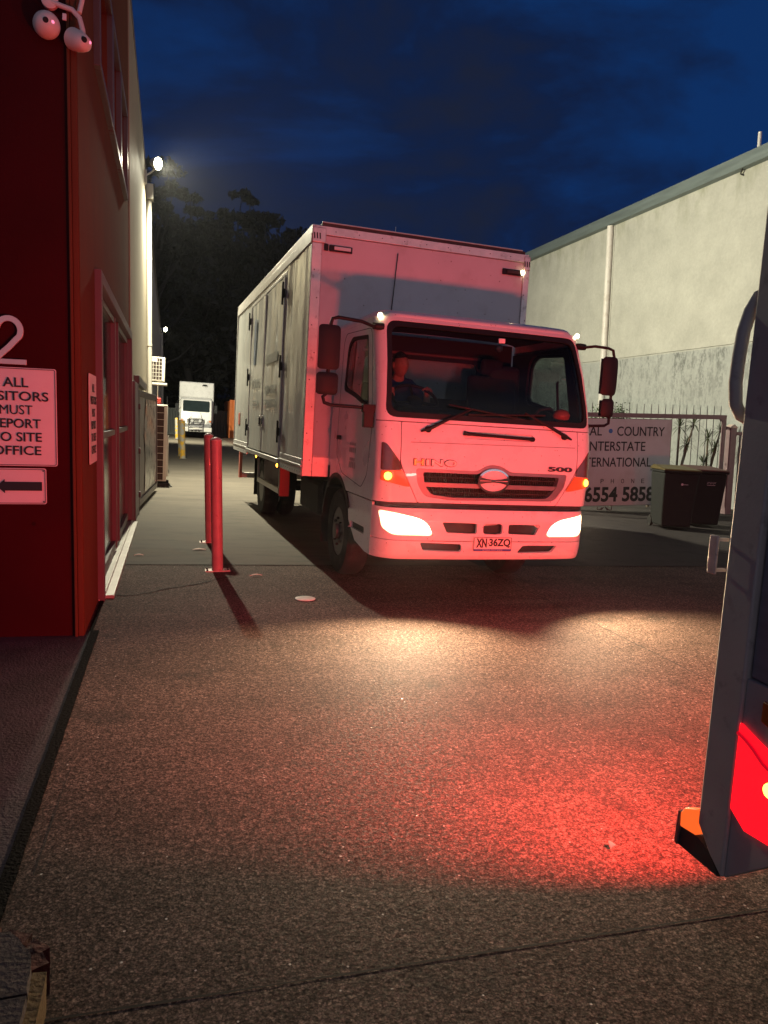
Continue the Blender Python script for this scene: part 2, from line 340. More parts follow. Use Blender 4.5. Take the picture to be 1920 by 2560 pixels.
def panel(name, outer, holes, fmap, m, parent=None, thick=.02, cutu=None, cutv=None, smooth=35):
    """flat polygon with holes, cut into a grid, mapped onto a surface and thickened"""
    bm = bmesh.new()
    loops = [[Vector((p[0], p[1], 0)) for p in lp] for lp in [outer]+list(holes)]
    flat = [p for lp in loops for p in lp]
    vs = [bm.verts.new(p) for p in flat]
    for t in tessellate_polygon(loops):
        try: bm.faces.new([vs[i] for i in t])
        except ValueError: pass
    bmesh.ops.dissolve_limit(bm, angle_limit=.01, verts=bm.verts, edges=bm.edges)
    us = [p.x for p in flat]; ws = [p.y for p in flat]
    def cuts(c, lo, hi):
        if c is None: return []
        if isinstance(c, (list, tuple)): return [x for x in c if lo+1e-4 < x < hi-1e-4]
        k = int((hi-lo)/c); return [lo+(i+1)*(hi-lo)/(k+1) for i in range(k)]
    for x in cuts(cutu, min(us), max(us)):
        bmesh.ops.bisect_plane(bm, geom=bm.verts[:]+bm.edges[:]+bm.faces[:], plane_co=(x, 0, 0), plane_no=(1, 0, 0))
    for z in cuts(cutv, min(ws), max(ws)):
        bmesh.ops.bisect_plane(bm, geom=bm.verts[:]+bm.edges[:]+bm.faces[:], plane_co=(0, z, 0), plane_no=(0, 1, 0))
    bmesh.ops.triangulate(bm, faces=[f for f in bm.faces if len(f.verts) > 4])
    bmesh.ops.recalc_face_normals(bm, faces=bm.faces)
    if bm.faces and sum(f.normal.z for f in bm.faces) < 0: bmesh.ops.reverse_faces(bm, faces=bm.faces)
    for v in bm.verts: v.co = Vector(fmap(v.co.x, v.co.y))
    bm.normal_update()
    if thick:
        F0 = bm.faces[:]; V0 = bm.verts[:]; E0 = [e for e in bm.edges if len(e.link_faces) == 1]
        cp = {v: bm.verts.new(v.co-v.normal*thick) for v in V0}
        bnd = [(e.link_faces[0], e.verts[0], e.verts[1]) for e in E0]
        for f in F0: bm.faces.new([cp[v] for v in reversed(f.verts)])
        for f, a_, b_ in bnd:
            try: bm.faces.new((a_, b_, cp[b_], cp[a_]))
            except ValueError: pass
    bmesh.ops.recalc_face_normals(bm, faces=bm.faces)
    me = bpy.data.meshes.new(name); bm.to_mesh(me); bm.free()
    me.polygons.foreach_set('use_smooth', [True]*len(me.polygons)); me.set_sharp_from_angle(angle=rad(smooth))
    return link(name, me, m, parent)
_tc = {}
def text_geo(txt, bold=0.):
    k = (txt, bold)
    if k in _tc: return _tc[k]
    c = bpy.data.curves.new('t', 'FONT'); c.body = txt; c.size = 1; c.extrude = .02; c.offset = bold; c.resolution_u = 4
    o = bpy.data.objects.new('t', c); COL.objects.link(o)
    dg = bpy.context.evaluated_depsgraph_get(); me = bpy.data.meshes.new_from_object(o.evaluated_get(dg))
    vs = [v.co.copy() for v in me.vertices]; fs = [tuple(p.vertices) for p in me.polygons]
    bpy.data.objects.remove(o); bpy.data.curves.remove(c); bpy.data.meshes.remove(me)
    xs = [v.x for v in vs]; ys = [v.y for v in vs]
    _tc[k] = (vs, fs, min(xs), max(xs), min(ys), max(ys)); return _tc[k]
def add_text(mb, txt, w, h, fn, bold=0., depth=.004):
    """text fitted to a w x h rectangle centred on 0,0; fn(u, v, out) -> point"""
    vs, fs, x0, x1, y0, y1 = text_geo(txt, bold)
    mb.add([fn(((v.x-x0)/(x1-x0)-.5)*w, ((v.y-y0)/(y1-y0)-.5)*h, (v.z/.02*.5+.5)*depth) for v in vs], fs)

# ------------------------------------------------------------------ camera
R = Matrix(((.96, 0, 0), (0, 1, 0), (0, 0, 1)))
cx, cy, F = 960., 1280., 1849.
def camdir(u, v): return Vector((u-cx, -(v-cy), -F)).normalized()
Yc = camdir(430, 1036); h2 = camdir(1430, 1094); Xc = (h2-Yc*h2.dot(Yc)).normalized(); Zc = Xc.cross(Yc)
RM = Matrix((Xc, Yc, Zc))          # world = RM @ camera
CAM = Vector((0, 0, 1.6))
cd = bpy.data.cameras.new('camera'); cam = bpy.data.objects.new('camera', cd); COL.objects.link(cam)
cam.matrix_world = Matrix.Translation(CAM) @ RM.to_4x4()
cd.sensor_fit = 'VERTICAL'; cd.sensor_height = 36; cd.sensor_width = 27; cd.lens = 26.0; cd.clip_end = 1000; cd.clip_start = .05
S.camera = cam

# ------------------------------------------------------------------ ground
def sheet(name, x0, x1, y0, y1, z, m, kind='structure'):
    o = MB().add([(x0, y0, z), (x1, y0, z), (x1, y1, z), (x0, y1, z)], [(0, 1, 2, 3)]).build(name, m, fix=False); tag(o, kind=kind); return o
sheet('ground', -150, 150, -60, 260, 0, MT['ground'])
sheet('driveway', -.52, 3.584, 8.108, 62, .004, MT['slab'])
sheet('apron_shade', 3.60, 13.6, 8.11, 20, .004, MT['apron_shade'])  # dark sheet: shade on the ground beside the truck, painted into its colour
# expansion joints of the driveway: narrow dark filler strips with wandering edges
def joint(x0, y0, x1, y1, w, z=.008, jit=.003, name='driveway_joint', m='darkgroove'):
    n = max(8, int(math.hypot(x1-x0, y1-y0)/.12)); a = Vector((x0, y0, 0)); b = Vector((x1, y1, 0)); d = (b-a).normalized(); nn = Vector((-d.y, d.x, 0))
    vs = []; fs = []
    for i in range(n+1):
        p = a.lerp(b, i/n)+nn*random.uniform(-jit, jit)*.6
        ww = w*random.uniform(.6, 1.25)
        vs += [p+nn*ww/2+Vector((0, 0, z)), p-nn*ww/2+Vector((0, 0, z))]
    for i in range(n): fs.append((2*i, 2*i+1, 2*i+3, 2*i+2))
    mb = MB().add(vs, fs); o = mb.build(name, MT[m], fix=False); tag(o, kind='structure'); return o
joint(-.5, 8.10, 14, 8.11, .016); joint(-.3, 1.93, 9, 1.93, .008, z=.002); joint(3.584, 1.95, 3.584, 8.09, .011, z=.003)
joint(-.45, 14.5, 14, 14.6, .014); joint(-.45, 21, 14, 21.1, .016); joint(-.2, 28.2, 14, 28.3, .02)
joint(-.42, 2.6, -.40, 3.4, .005, z=.002, name='driveway_joint')
# crack
def crack(pts, w):
    vs = []; fs = []; P = []
    for (a, b) in zip(pts[:-1], pts[1:]):
        for k in range(5):
            t = k/5; P.append(Vector((a[0]+(b[0]-a[0])*t+random.uniform(-.012, .012), a[1]+(b[1]-a[1])*t+random.uniform(-.02, .02), .005)))
    P.append(Vector((*pts[-1], .005)))
    for i, p in enumerate(P):
        ww = w*random.uniform(.35, 1.3); vs += [p+Vector((0, ww, 0)), p-Vector((0, ww, 0))]
    for i in range(len(P)-1): fs.append((2*i, 2*i+1, 2*i+3, 2*i+2))
    return MB().add(vs, fs)
o = crack([(-.52, 6.60), (-.4, 6.72), (-.3, 6.70), (-.07, 6.92), (.11, 7.04), (.297, 7.17), (.478, 7.386), (.62, 7.5)], .014).build('driveway_crack', MT['darkgroove'], fix=False); tag(o, kind='structure')
# left pad, drain slot and kerb
sheet('side_pad', -6, -.52, 1.9, 5.6, .006, MT['path'])
mb = MB()
vs = []; fs = []; n = 60
for i in range(n+1):
    y = 2.25+(5.6-2.25)*i/n; w = .050+random.uniform(-.005, .005)
    vs += [(-.497-w/2*.9-.008*i/n, y, .010), (-.497+w/2-.03*i/n*0, y, .010)]
for i in range(n): fs.append((2*i, 2*i+1, 2*i+3, 2*i+2))
tag(MB().add(vs, fs).build('drain_slot', MT['drain'], fix=False), kind='structure')
vs = []; fs = []
for i in range(n+1):
    y = 5.6+(11-5.6)*i/n; w = .03+random.uniform(-.006, .006); vs += [(-.53-w/2, y, .010), (-.53+w/2, y, .010)]
for i in range(n): fs.append((2*i, 2*i+1, 2*i+3, 2*i+2))
tag(MB().add(vs, fs).build('drain_slot', MT['drain'], fix=False), kind='structure')

def rough_mesh(o, amp, sc, cut=3):
    me = o.data; bm = bmesh.new(); bm.from_mesh(me); bmesh.ops.subdivide_edges(bm, edges=bm.edges[:], cuts=cut, use_grid_fill=True)
    for v in bm.verts:
        d = mnoise.noise_vector(v.co*sc)*amp; v.co += d
        if v.co.z < .004: v.co.z = -.01
    bm.to_mesh(me); bm.free()
kb = empty('kerb', (-.268, 1.6, 0), label='low concrete kerb with a yellow painted face and broken brick end', cat='kerb')
def kp(u, v): return (u, v)
mb = MB(); mb.prism([(-.34, .4), (-.335, 1.84), (-1.4, 1.80), (-1.4, .4)], lambda x, y: (x+.3, y-1.6, -.02), lambda x, y: (x+.3-(.012 if x > -.5 else 0), y-1.6, .150))
o = mb.build('kerb_block', MT['kerb'], kb, bevel=.012); rough_mesh(o, .005, 24, 9)
mb = MB(); mb.prism([(-.345, 1.852), (-.36, 2.00), (-.43, 2.10), (-1.4, 2.14), (-1.4, 1.812)], lambda x, y: (x+.3, y-1.6, -.02), lambda x, y: (x+.3, y-1.6, .148))
o = mb.build('kerb_block', MT['kerb'], kb, bevel=.012); rough_mesh(o, .005, 24, 9)
mb = MB(); mb.prism([(-.318, .4), (-.316, 1.96), (-.352, 1.96), (-.352, .4)], lambda x, y: (x+.3, y-1.6, -.02), lambda x, y: (x+.3, y-1.6, .118))
o = mb.build('painted_face', MT['kerbyel'], kb, bevel=.006); rough_mesh(o, .004, 20, 5)
for k, (bx, by, a, s) in enumerate([(-.372, 2.105, -42, .72), (-.43, 2.15, -25, .8), (-.352, 2.035, -62, .6), (-.51, 2.165, -8, .8)]):
    mb = MB(); mb.box(-.045*s, .045*s, -.04*s, .04*s, -.02, .082+.006*k, Matrix.Translation((bx+.3, by-1.6, 0)) @ Matrix.Rotation(rad(a), 4, 'Z'))
    o = mb.build('brick_end', MT['brick'], kb, bevel=.01); rough_mesh(o, .005, 26, 8)

# round cover
t = empty('manhole_cover', (1.205, 6.522, 0), label='small round pale inspection cover set in the driveway', cat='manhole cover')
MB().lathe([(.093, .003), (.093, .009), (.090, .010)]).build('cover_plate', MT['manhole'], t, smooth=30)
MB().lathe([(.102, .001), (.102, .004), (.098, .005)]).build('rim', MT['darkgroove'], t, smooth=30)

# litter
def litter(x, y, l, w, a, label):
    mb = MB(); n = 6; vs = []; fs = []
    for i in range(n+1):
        t = i/n; ww = w*math.sin(PI*min(.96, max(.04, t)))
        p = Vector((l*(t-.5), math.sin(t*3)*l*.08, .012+.012*math.sin(t*PI))); vs += [p+Vector((0, ww/2, .004)), p-Vector((0, ww/2, 0))]
    for i in range(n): fs.append((2*i, 2*i+1, 2*i+3, 2*i+2))
    o = MB().add(vs, fs).build('dry_leaf', MT['litter'], fix=False); s = o.modifiers.new('s', 'SOLIDIFY'); s.thickness = .002
    o.location = (x, y, 0); o.rotation_euler.z = a; tag(o, label, 'leaf', 'dry leaves on the driveway')
litter(-.598+.06, 6.56, .16, .03, rad(80), 'long pale dry leaf by the foot of the door frame')
litter(.351, 8.99, .16, .05, .2, 'curled pale leaf lying just beyond the rear red bollard')
litter(.865, 7.50, .13, .03, .2, 'thin pale leaf between the bollards and the round cover')
litter(1.706, 2.367, .035, .03, .5, 'tiny pale scrap on the red lit patch of concrete')
litter(-.32, 8.6, .10, .03, .1, 'small dark leaf near the sliding door sill')

# ------------------------------------------------------------------ bollards
LEAN = -rad(2.4)
def bollard(y, x, h, r, mpaint, mcap, mplate, label, group, rust=True):
    t = empty('bollard', (x, y, 0), rot=(0, LEAN, 0), label=label, cat='bollard', group=group)
    mb = MB(); mb.lathe([(r, .01), (r, h*.5), (r*1.0, h-.045), (r*1.03, h-.043), (r*1.03, h-.035), (r, h-.033), (r, h)], n=32)
    mb.build('post', mpaint, t, smooth=35)
    mb = MB(); mb.lathe([(r*1.02, h), (r*1.02, h+.006), (r*.75, h+.022), (r*.3, h+.034), (.002, h+.037)], n=32); mb.build('cap', mcap, t, smooth=30)
    mb = MB(); mb.box(-.13, .13, -.07, .07, .001, .013); mb.build('base_plate', mplate, t, bevel=.003)
    for sx in (-.105, .105):
        for sy in (-.045, .045):
            MB().lathe([(.010, .012), (.010, .024), (.006, .027)], Matrix.Translation((sx, sy, 0)), 6).build('bolt', MT['chassis'], t)
    return t
bollard(7.80, .497, 1.36, .058, MT['bolred'], MT['bolcap'], MT['galv'], 'red tubular bollard whose base plate shows whole, casting a long shadow on the open concrete', 'red bollards')
bollard(9.60, .505, 1.36, .058, MT['bolred'], MT['bolcap'], MT['galv'], 'red tubular bollard partly covered by the other red bollard before it', 'red bollards')
bollard(28.4, .42, 1.37, .10, MT['bolyel'], MT['bolyel'], MT['bolyel'], 'yellow bollard with peeling paint in front of the parked far truck', 'yellow bollards')
bollard(30.0, .37, 1.37, .10, MT['bolyel'], MT['bolyel'], MT['bolyel'], 'yellow bollard almost hidden behind the peeling one', 'yellow bollards')
bollard(51.3, .34, 1.37, .10, MT['bolyel'], MT['bolyel'], MT['bolyel'], 'thin yellow bollard beside the grey metal fence', 'yellow bollards')

# ------------------------------------------------------------------ left building
KL = .0226
def W(y, h, out=0.): return Vector((-.56-KL*h+out, y, h))
def par(y):
    pts = [(5, 7.75), (12, 7.45), (17.4, 7.11), (29.8, 6.61), (41.8, 6.17), (60, 5.7)]
    for (a, b), (c, d) in zip(pts[:-1], pts[1:]):
        if y <= c: return b+(d-b)*(y-a)/(c-a)
    return pts[-1][1]
bl = empty('office_building', (-.56, 5.49, 0), label='maroon and cream rendered office building with sliding doors and upstairs windows', cat='building')
BO = Vector((-.56, 5.49, 0))
def Wl(y, h, out=0.): return W(y, h, out)-BO
def wmap(off=0.): return lambda y, h: Wl(y, h, off)
def wbox(mb, y0, y1, h0, h1, o0, o1):
    q = [Wl(y0, h0, o0), Wl(y0, h0, o1), Wl(y1, h0, o1), Wl(y1, h0, o0), Wl(y0, h1, o0), Wl(y0, h1, o1), Wl(y1, h1, o1), Wl(y1, h1, o0)]
    mb.hexa(q); return mb
wins = [(6.72, 7.95), (8.15, 9.15), (9.35, 10.45)]
panel('side_wall', [(5.50, -.05), (11.6, -.05), (11.6, par(11.6)), (5.50, par(5.5))], [[(6.56, .0), (6.56, 2.66), (11.28, 2.66), (11.28, .0)]]+[[(a, 4.36), (a, 5.3), (b, 5.3), (b, 4.36)] for a, b in wins], wmap(), MT['terracotta'], bl, .22)
panel('side_wall', [(11.62, -.05), (19.8, -.05), (19.8, par(19.8)), (11.62, par(11.62))], [], wmap(.012), MT['cream'], bl, .22)
panel('side_wall', [(19.85, -.05), (60, -.05), (60, par(60)), (41.8, par(41.8)), (29.8, par(29.8)), (19.85, par(19.85))], [], wmap(-.03), MT['greyrender'], bl, .22)
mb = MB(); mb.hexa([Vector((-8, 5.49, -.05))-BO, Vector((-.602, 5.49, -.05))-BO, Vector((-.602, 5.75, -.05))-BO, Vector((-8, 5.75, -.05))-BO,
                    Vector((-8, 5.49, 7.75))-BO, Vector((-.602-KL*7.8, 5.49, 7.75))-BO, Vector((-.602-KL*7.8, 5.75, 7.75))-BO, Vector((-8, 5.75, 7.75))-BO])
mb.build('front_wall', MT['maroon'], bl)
# corner pilaster with a narrow shadow reveal
mb = MB(); wbox(mb, 5.478, 5.60, -.02, 7.78, -.040, -.004); wbox(mb, 5.46, 5.50, -.02, 7.78, -.06, -.041)
mb.build('corner_trim', MT['terracotta'], bl, bevel=.004)
mb = MB(); mb.add([Wl(5.6, 7.70, -.3), Wl(60, 5.6, -.3), Wl(60, 5.6, -9), Wl(5.6, 7.7, -9)], [(0, 1, 2, 3)]); mb.build('roof', MT['greyrender'], bl, fix=False)
# sliding door unit
df = empty('sliding_door', BO*0); df.parent = bl; df.location = (0, 0, 0)
mb = MB(); wbox(mb, 6.50, 6.60, 0, 2.72, -.1, .052); wbox(mb, 11.22, 11.32, 0, 2.72, -.1, .052); wbox(mb, 6.601, 11.219, 2.62, 2.72, -.1, .052)
mb.build('door_frame', MT['frame'], df, bevel=.006)
for y0, y1, ou in ((8.75, 8.82, .0), (9.22, 9.29, .0), (6.605, 6.64, -.03), (11.15, 11.215, .0)):
    wbox(MB(), y0, y1, .07, 2.615, -.10, ou).build('door_stile', MT['frame'], df, bevel=.004)
for a, b in ((6.645, 8.745), (9.295, 11.145)):
    for h0, h1, ou in ((1.34, 1.40, -.01), (2.55, 2.61, -.01), (.072, .15, -.01)): wbox(MB(), a, b, h0, h1, -.09, ou).build('door_rail', MT['frame2'], df, bevel=.003)
    wbox(MB(), a, b, .15, 2.55, -.060, -.048).build('door_pane', MT['glassd'], df)
wbox(MB(), 8.825, 9.215, .07, 2.6, -.085, -.075).build('door_pane', MT['glassd'], df)
mb = MB(); wbox(mb, 6.61, 11.21, .0, .03, -.1, .12); wbox(mb, 6.61, 11.21, .031, .065, -.06, -.02); wbox(mb, 6.61, 11.21, .031, .05, .03, .05)
mb.build('sill_track', MT['sill'], df, bevel=.003)
for h in (.35, .9, 1.4, 2.0, 2.4): wbox(MB(), 6.60, 6.606, h, h+.02, -.02, .0).build('frame_screw', MT['chrome'], df)
# upstairs windows with deep surrounds
for a, b in wins:
    w = empty('window', (0, 0, 0)); w.parent = bl
    mb = MB(); wbox(mb, a-.09, a-.001, 4.30, 5.38, -.12, .05); wbox(mb, b+.001, b+.09, 4.30, 5.38, -.12, .05); wbox(mb, a, b, 5.301, 5.38, -.12, .05); wbox(mb, a, b, 4.30, 4.359, -.12, .05)
    mb.build('window_frame', MT['frame2'], w, bevel=.004)
    mb = MB(); wbox(mb, a+.002, b-.002, 4.362, 5.298, -.10, -.09); mb.build('pane', MT['glassd'], w)
    mb = MB(); wbox(mb, (a+b)/2-.02, (a+b)/2+.02, 4.362, 5.298, -.088, -.02); mb.build('mullion', MT['frame2'], w)
# end pillar with hinges
mb = MB(); wbox(mb, 11.40, 12.55, 0, 2.05, .014, .085); mb.build('pillar', MT['frame'], bl, bevel=.01)
for h in (.25, .95, 1.65): wbox(MB(), 12.40, 12.50, h, h+.09, .086, .115).build('hinge', MT['frame'], bl, bevel=.006)
mb = MB(); wbox(mb, 12.45, 16.0, 2.05, 2.18, .014, .10); mb.build('lintel_trim', MT['frame2'], bl, bevel=.006)
# parapet capping
mb = MB()
ys = [5.46, 12, 17.4, 29.8, 41.8, 60]
for a, b in zip(ys[:-1], ys[1:]):
    q = [Wl(a, par(a)+.002, -.25), Wl(a, par(a)+.002, .03), Wl(b, par(b)+.002, .03), Wl(b, par(b)+.002, -.25)]
    mb.hexa(q+[p+Vector((0, 0, .03)) for p in q])
mb.build('capping', MT['frame2'], bl)
# downpipes on the cream wall
mb = MB(); mb.tube([Wl(19.0, .1, .075), Wl(19.0, 6.55, .075)], .055, 14); mb.build('downpipe', MT['pvc'], bl, smooth=40)
mb = MB(); wbox(mb, 18.85, 19.15, 6.56, 6.9, .014, .17); mb.build('rain_head', MT['pvc'], bl, bevel=.01)
mb = MB()
for h in (1.2, 3.2, 5.2): mb.tube([Wl(19.0, h, .075), Wl(19.0, h+.05, .075)], .062, 14)
mb.build('pipe_bracket', MT['pvc'], bl, smooth=40)
# sign board on its swung-out leaf
nb = empty('notice_board', (-.44, 12.7, 0), label='framed board with a crumpled plastic poster, standing out from the wall beside the pillar', cat='board')
a = Vector((-.50, 12.62, 0)); b = Vector((-.285, 16.0, 0)); d = (b-a).normalized(); nn = Vector((d.y, -d.x, 0)); Lb = (b-a).length; NB = Vector((-.44, 12.7, 0))
def bp(s, h, o): return a+d*s+nn*o+Vector((-.0226*h, 0, h))-NB
def bbox(mb, s0, s1, h0, h1, o0, o1): mb.hexa([bp(s0, h0, o0), bp(s1, h0, o0), bp(s1, h0, o1), bp(s0, h0, o1), bp(s0, h1, o0), bp(s1, h1, o0), bp(s1, h1, o1), bp(s0, h1, o1)])
mb = MB(); bbox(mb, .1, Lb-.1, .18, 1.86, -.02, .0); mb.build('board', MT['boardgrey'], nb)
mb = MB(); bbox(mb, 0, .1, .08, 1.96, -.03, .03); bbox(mb, Lb-.1, Lb, .08, 1.96, -.03, .03); bbox(mb, .101, Lb-.101, .08, .18, -.03, .03); bbox(mb, .101, Lb-.101, 1.86, 1.96, -.03, .03)
mb.build('board_frame', MT['frame2'], nb, bevel=.006)
panel('poster', [(1.0, .22), (Lb-.12, .22), (Lb-.12, 1.84), (1.25, 1.84), (.95, 1.2), (1.15, .8)], [], lambda s, h: bp(s, h, .014+.010*mnoise.noise(Vector((s*3, h*4, 1)))), MT['poster'], nb, .002, .12, .12)
# maroon sign objects on the front wall -------------------------------------
YF = 5.485
def sgn(name, cxs, cz, w, h, label, cat):
    t = empty(name, (cxs, YF-.006, cz), rot=(0, rad(1.3)*-1, 0), label=label, cat=cat)
    panel('sign_plate', rrect(-w/2, w/2, -h/2, h/2, .014), [], lambda u, v: (u, -.0, v), MT['signw'], t, .004)
    panel('sign_border', rrect(-w/2+.006, w/2-.006, -h/2+.006, h/2-.006, .011), [rrect(-w/2+.0095, w/2-.0095, -h/2+.0095, h/2-.0095, .009)], lambda u, v: (u, -.0062, v), MT['ink'], t, .0015)
    return t
def fsign(u, v, o): return (u, -.0055-o, v)
t = sgn('visitor_sign', -.995, 1.523, .49, .655, 'pink lit white sign telling all visitors to report to the site office', 'sign')
for i, (s, w) in enumerate([('ALL', .155), ('VISITORS', .40), ('MUST', .20), ('REPORT', .30), ('TO SITE', .31), ('OFFICE', .30)]):
    mb = MB(); add_text(mb, s, w, .062, lambda u, v, o, i=i: fsign(u-.005, v+.230-.0905*i, o), 0 if 'M' in s else .012, .002); mb.build('text_line', MT['ink'], t)
t = sgn('arrow_sign', -.985, 1.058, .345, .245, 'small white sign with a black arrow, under the visitor sign', 'sign')
MB().prism([(-.135, 0), (-.085, .048), (-.085, .030), (.145, .030), (.145, -.030), (-.085, -.030), (-.085, -.048)], lambda u, v: (u, -.0055, v), lambda u, v: (u, -.0075, v)).build('arrow', MT['ink'], t)
mb = MB()
for sx in (-.155, .155):
    for sz in (-.105, .105): mb.lathe([(.005, 0), (.005, .004), (.003, .006)], Matrix.Translation((sx, -.006, sz)) @ Matrix.Rotation(rad(90), 4, 'X'), 8)
mb.build('screw', MT['chassis'], t)
# raised number
t = empty('house_number', (-1.045, YF, 2.02), rot=(0, -rad(1.3), 0), label='large raised satin metal number 2 on the maroon wall above the visitor sign', cat='number')
mb = MB(); pts = []
for k in range(15):
    a_ = rad(172-k*200/14); pts.append((.072*math.cos(a_), .068+.078*math.sin(a_)))
pts += [(.045, .012), (0, -.04), (-.06, -.098), (-.082, -.128)]
P2 = [Vector((p[0], -.022, p[1])) for p in pts]
vs = []; fs = []
for i, p in enumerate(P2):
    dd = (P2[min(i+1, len(P2)-1)]-P2[max(0, i-1)]).normalized(); q = Vector((-dd.z, 0, dd.x))*.019
    for yy in (-.022, -.004): vs += [Vector((p.x, yy, p.z))+q, Vector((p.x, yy, p.z))-q]
for i in range(len(P2)-1):
    b0 = 4*i; c0 = 4*(i+1)
    fs += [(b0, b0+1, c0+1, c0), (b0+2, c0+2, c0+3, b0+3), (b0, c0, c0+2, b0+2), (b0+1, b0+3, c0+3, c0+1)]
fs += [(0, 2, 3, 1), (4*(len(P2)-1), 4*(len(P2)-1)+1, 4*(len(P2)-1)+3, 4*(len(P2)-1)+2)]
mb.add(vs, fs); mb.box(-.10, .105, -.022, -.004, -.152, -.118); mb.build('numeral', MT['number'], t, bevel=.002)
# small sign on the side wall
t = empty('side_sign', W(6.12, 1.53, .01), label='narrow white notice on the side wall between the corner and the sliding door', cat='sign')
def ss(y, h, o): return Vector((.004+o-KL*h, y, h))
panel('sign_plate', rrect(-.27, .27, -.335, .335, .02), [], lambda u, v: ss(u, v, 0), MT['signw'], t, .004)
for i, s in enumerate(['ALL', 'VISITORS', 'MUST', 'REPORT', 'TO SITE', 'OFFICE']):
    mb = MB(); add_text(mb, s, [.17, .42, .22, .33, .34, .32][i], .062, lambda u, v, o, i=i: ss(u, v+.235-.0935*i, .003+o), 0 if 'M' in s else .012, .002); mb.build('text_line', MT['ink'], t)

# security cameras -----------------------------------------------------------
def dome_cam(p, aim, cone, label):
    t = empty('security_camera', p, label=label, cat='camera', group='security cameras at the building corner')
    M = Vector(aim).normalized().to_track_quat('Z', 'Y').to_matrix().to_4x4()
    if not cone:
        MB().lathe([(.078, -.05), (.080, -.03), (.078, -.005), (.070, .022), (.050, .048), (.025, .062), (.003, .066)], M, 28).build('shell', MT['camwhite'], t, smooth=50)
    else:
        MB().lathe([(.066, -.10), (.062, -.04), (.054, .0), (.045, .03), (.03, .045), (.003, .05)], M, 28).build('shell', MT['camwhite'], t, smooth=50)
    off = .05 if not cone else .034
    q = M @ Vector((-.022, .018, off)); MB().lathe([(.017, -.01), (.017, .012), (.014, .016)], Matrix.Translation(q) @ M, 16).build('lens', MT['blackpl'], t, smooth=40)
    q = M @ Vector((.018, .018, off)); MB().lathe([(.011, -.01), (.011, .010), (.006, .014)], Matrix.Translation(q) @ M, 12).build('status_light', emis('camera_infrared', (1., .25, .45), 1.2), t, smooth=40)
    return t
dome_cam((-.81, 5.40, 3.985), (.35, -1, -.35), False, 'round white dome camera on the maroon front wall')
dome_cam((-.600, 5.37, 3.905), (.85, -.9, -.55), True, 'white conical camera hanging at the building corner')
t = empty('camera_conduit', (-.7, 5.47, 4.1), label='white bent conduit and junction disc feeding the corner cameras', cat='conduit')
MB().lathe([(.05, 0), (.05, .03), (.04, .038)], Matrix.Translation((-.105, .005, .055)) @ Matrix.Rotation(rad(90), 4, 'X'), 24).build('junction_disc', MT['camwhite'], t, smooth=40)
MB().tube([(-.09, -.02, .045), (-.03, -.03, .03), (.03, -.04, .015), (.075, -.05, -.03), (.095, -.06, -.10), (.10, -.08, -.15)], .016, 12).build('elbow_pipe', MT['camwhite'], t, smooth=60)
MB().tube([(.07, -.03, .01), (.085, -.01, .10), (.085, .0, .9), (.085, .0, 3.0)], .015, 12).build('riser_pipe', MT['camwhite'], t, smooth=60)
MB().box(-.028, -.004, -.045, -.03, -.055, -.015).build('cable_tag', MT['signw'], t, bevel=.003)

# aircon units ---------------------------------------------------------------
def aircon(x0, x1, y0, y1, z0, z1, label, rows, cols, logo=True):
    t = empty('air_conditioner', ((x0+x1)/2, y0, z0), label=label, cat='air conditioner', group='outdoor air conditioner units')
    w = (x1-x0)/2; D = y1-y0; H_ = z1-z0
    MB().box(-w, w, .012, D, 0, H_).build('casing', MT['acw'], t, bevel=.015)
    MB().box(-w+.03, w-.07, .006, .011, .03, H_-.03).build('fin_coil', MT['acgrill'], t)
    mb = MB()
    for i in range(rows+1):
        z = .03+(H_-.06)*i/rows; mb.tube([(-w+.03, 0, z), (w-.07, 0, z)], .005, 6)
    for i in range(cols+1):
        x = -w+.03+(2*w-.10)*i/cols; mb.tube([(x, -.004, .03), (x, -.004, H_-.03)], .006, 6)
    mb.build('guard_grille', MT['acw'], t)
    return t, w, D, H_
t, w, D, H_ = aircon(-.59, -.20, 20, 20.85, 2.42, 3.03, 'air conditioner box bracketed high on the wall with square guard grille', 6, 4)
mb = MB(); mb.box(-w-.02, w+.06, -.08, -.03, -.09, -.04); mb.box(-w-.02, w+.06, D-.2, D-.15, -.09, -.04); mb.box(-w-.02, w+.06, -.03, D-.2, -.075, -.055); mb.build('bracket', MT['acw'], t, bevel=.006)
MB().box(-w+.05, -w+.2, -.012, -.006, H_-.12, H_-.05).build('badge', MT['signw'], t)
mb = MB(); mb.tube([(-w-.06, -.03, -.1), (-w-.05, -.02, .1), (-w+.02, 0, .2)], .02, 8); mb.build('pipe', MT['pvc'], t, smooth=60)
t, w, D, H_ = aircon(-.50, -.09, 17.0, 17.9, .12, 1.80, 'tall air conditioner standing on the ground behind the notice board', 11, 1)
MB().box(w+.001, w+.03, .2, D-.1, .1, 1.0).build('side_cover', MT['acw'], t, bevel=.01)
mb = MB(); mb.box(-w, w+.05, -.02, .12, -.12, -.03); mb.box(-w, w+.05, .7, .84, -.12, -.03); mb.build('foot', MT['chassis'], t, bevel=.01)
mb = MB(); mb.tube([(w, .05, .02), (w+.08, -.02, -.08), (w+.12, -.06, -.11)], .015, 8); mb.build('pipe', MT['blackpl'], t)
t = empty('red_box', (-.33, 18.0, 1.86), label='small red isolator box above the tall air conditioner', cat='electrical box')
MB().box(-.08, .08, 0, .12, -.04, .10).build('case', mat('red_plastic', (.5, .04, .03), .4), t, bevel=.01)
MB().tube([(0, .06, .1), (0, .06, .4)], .012, 8).build('conduit', MT['pvc'], t)

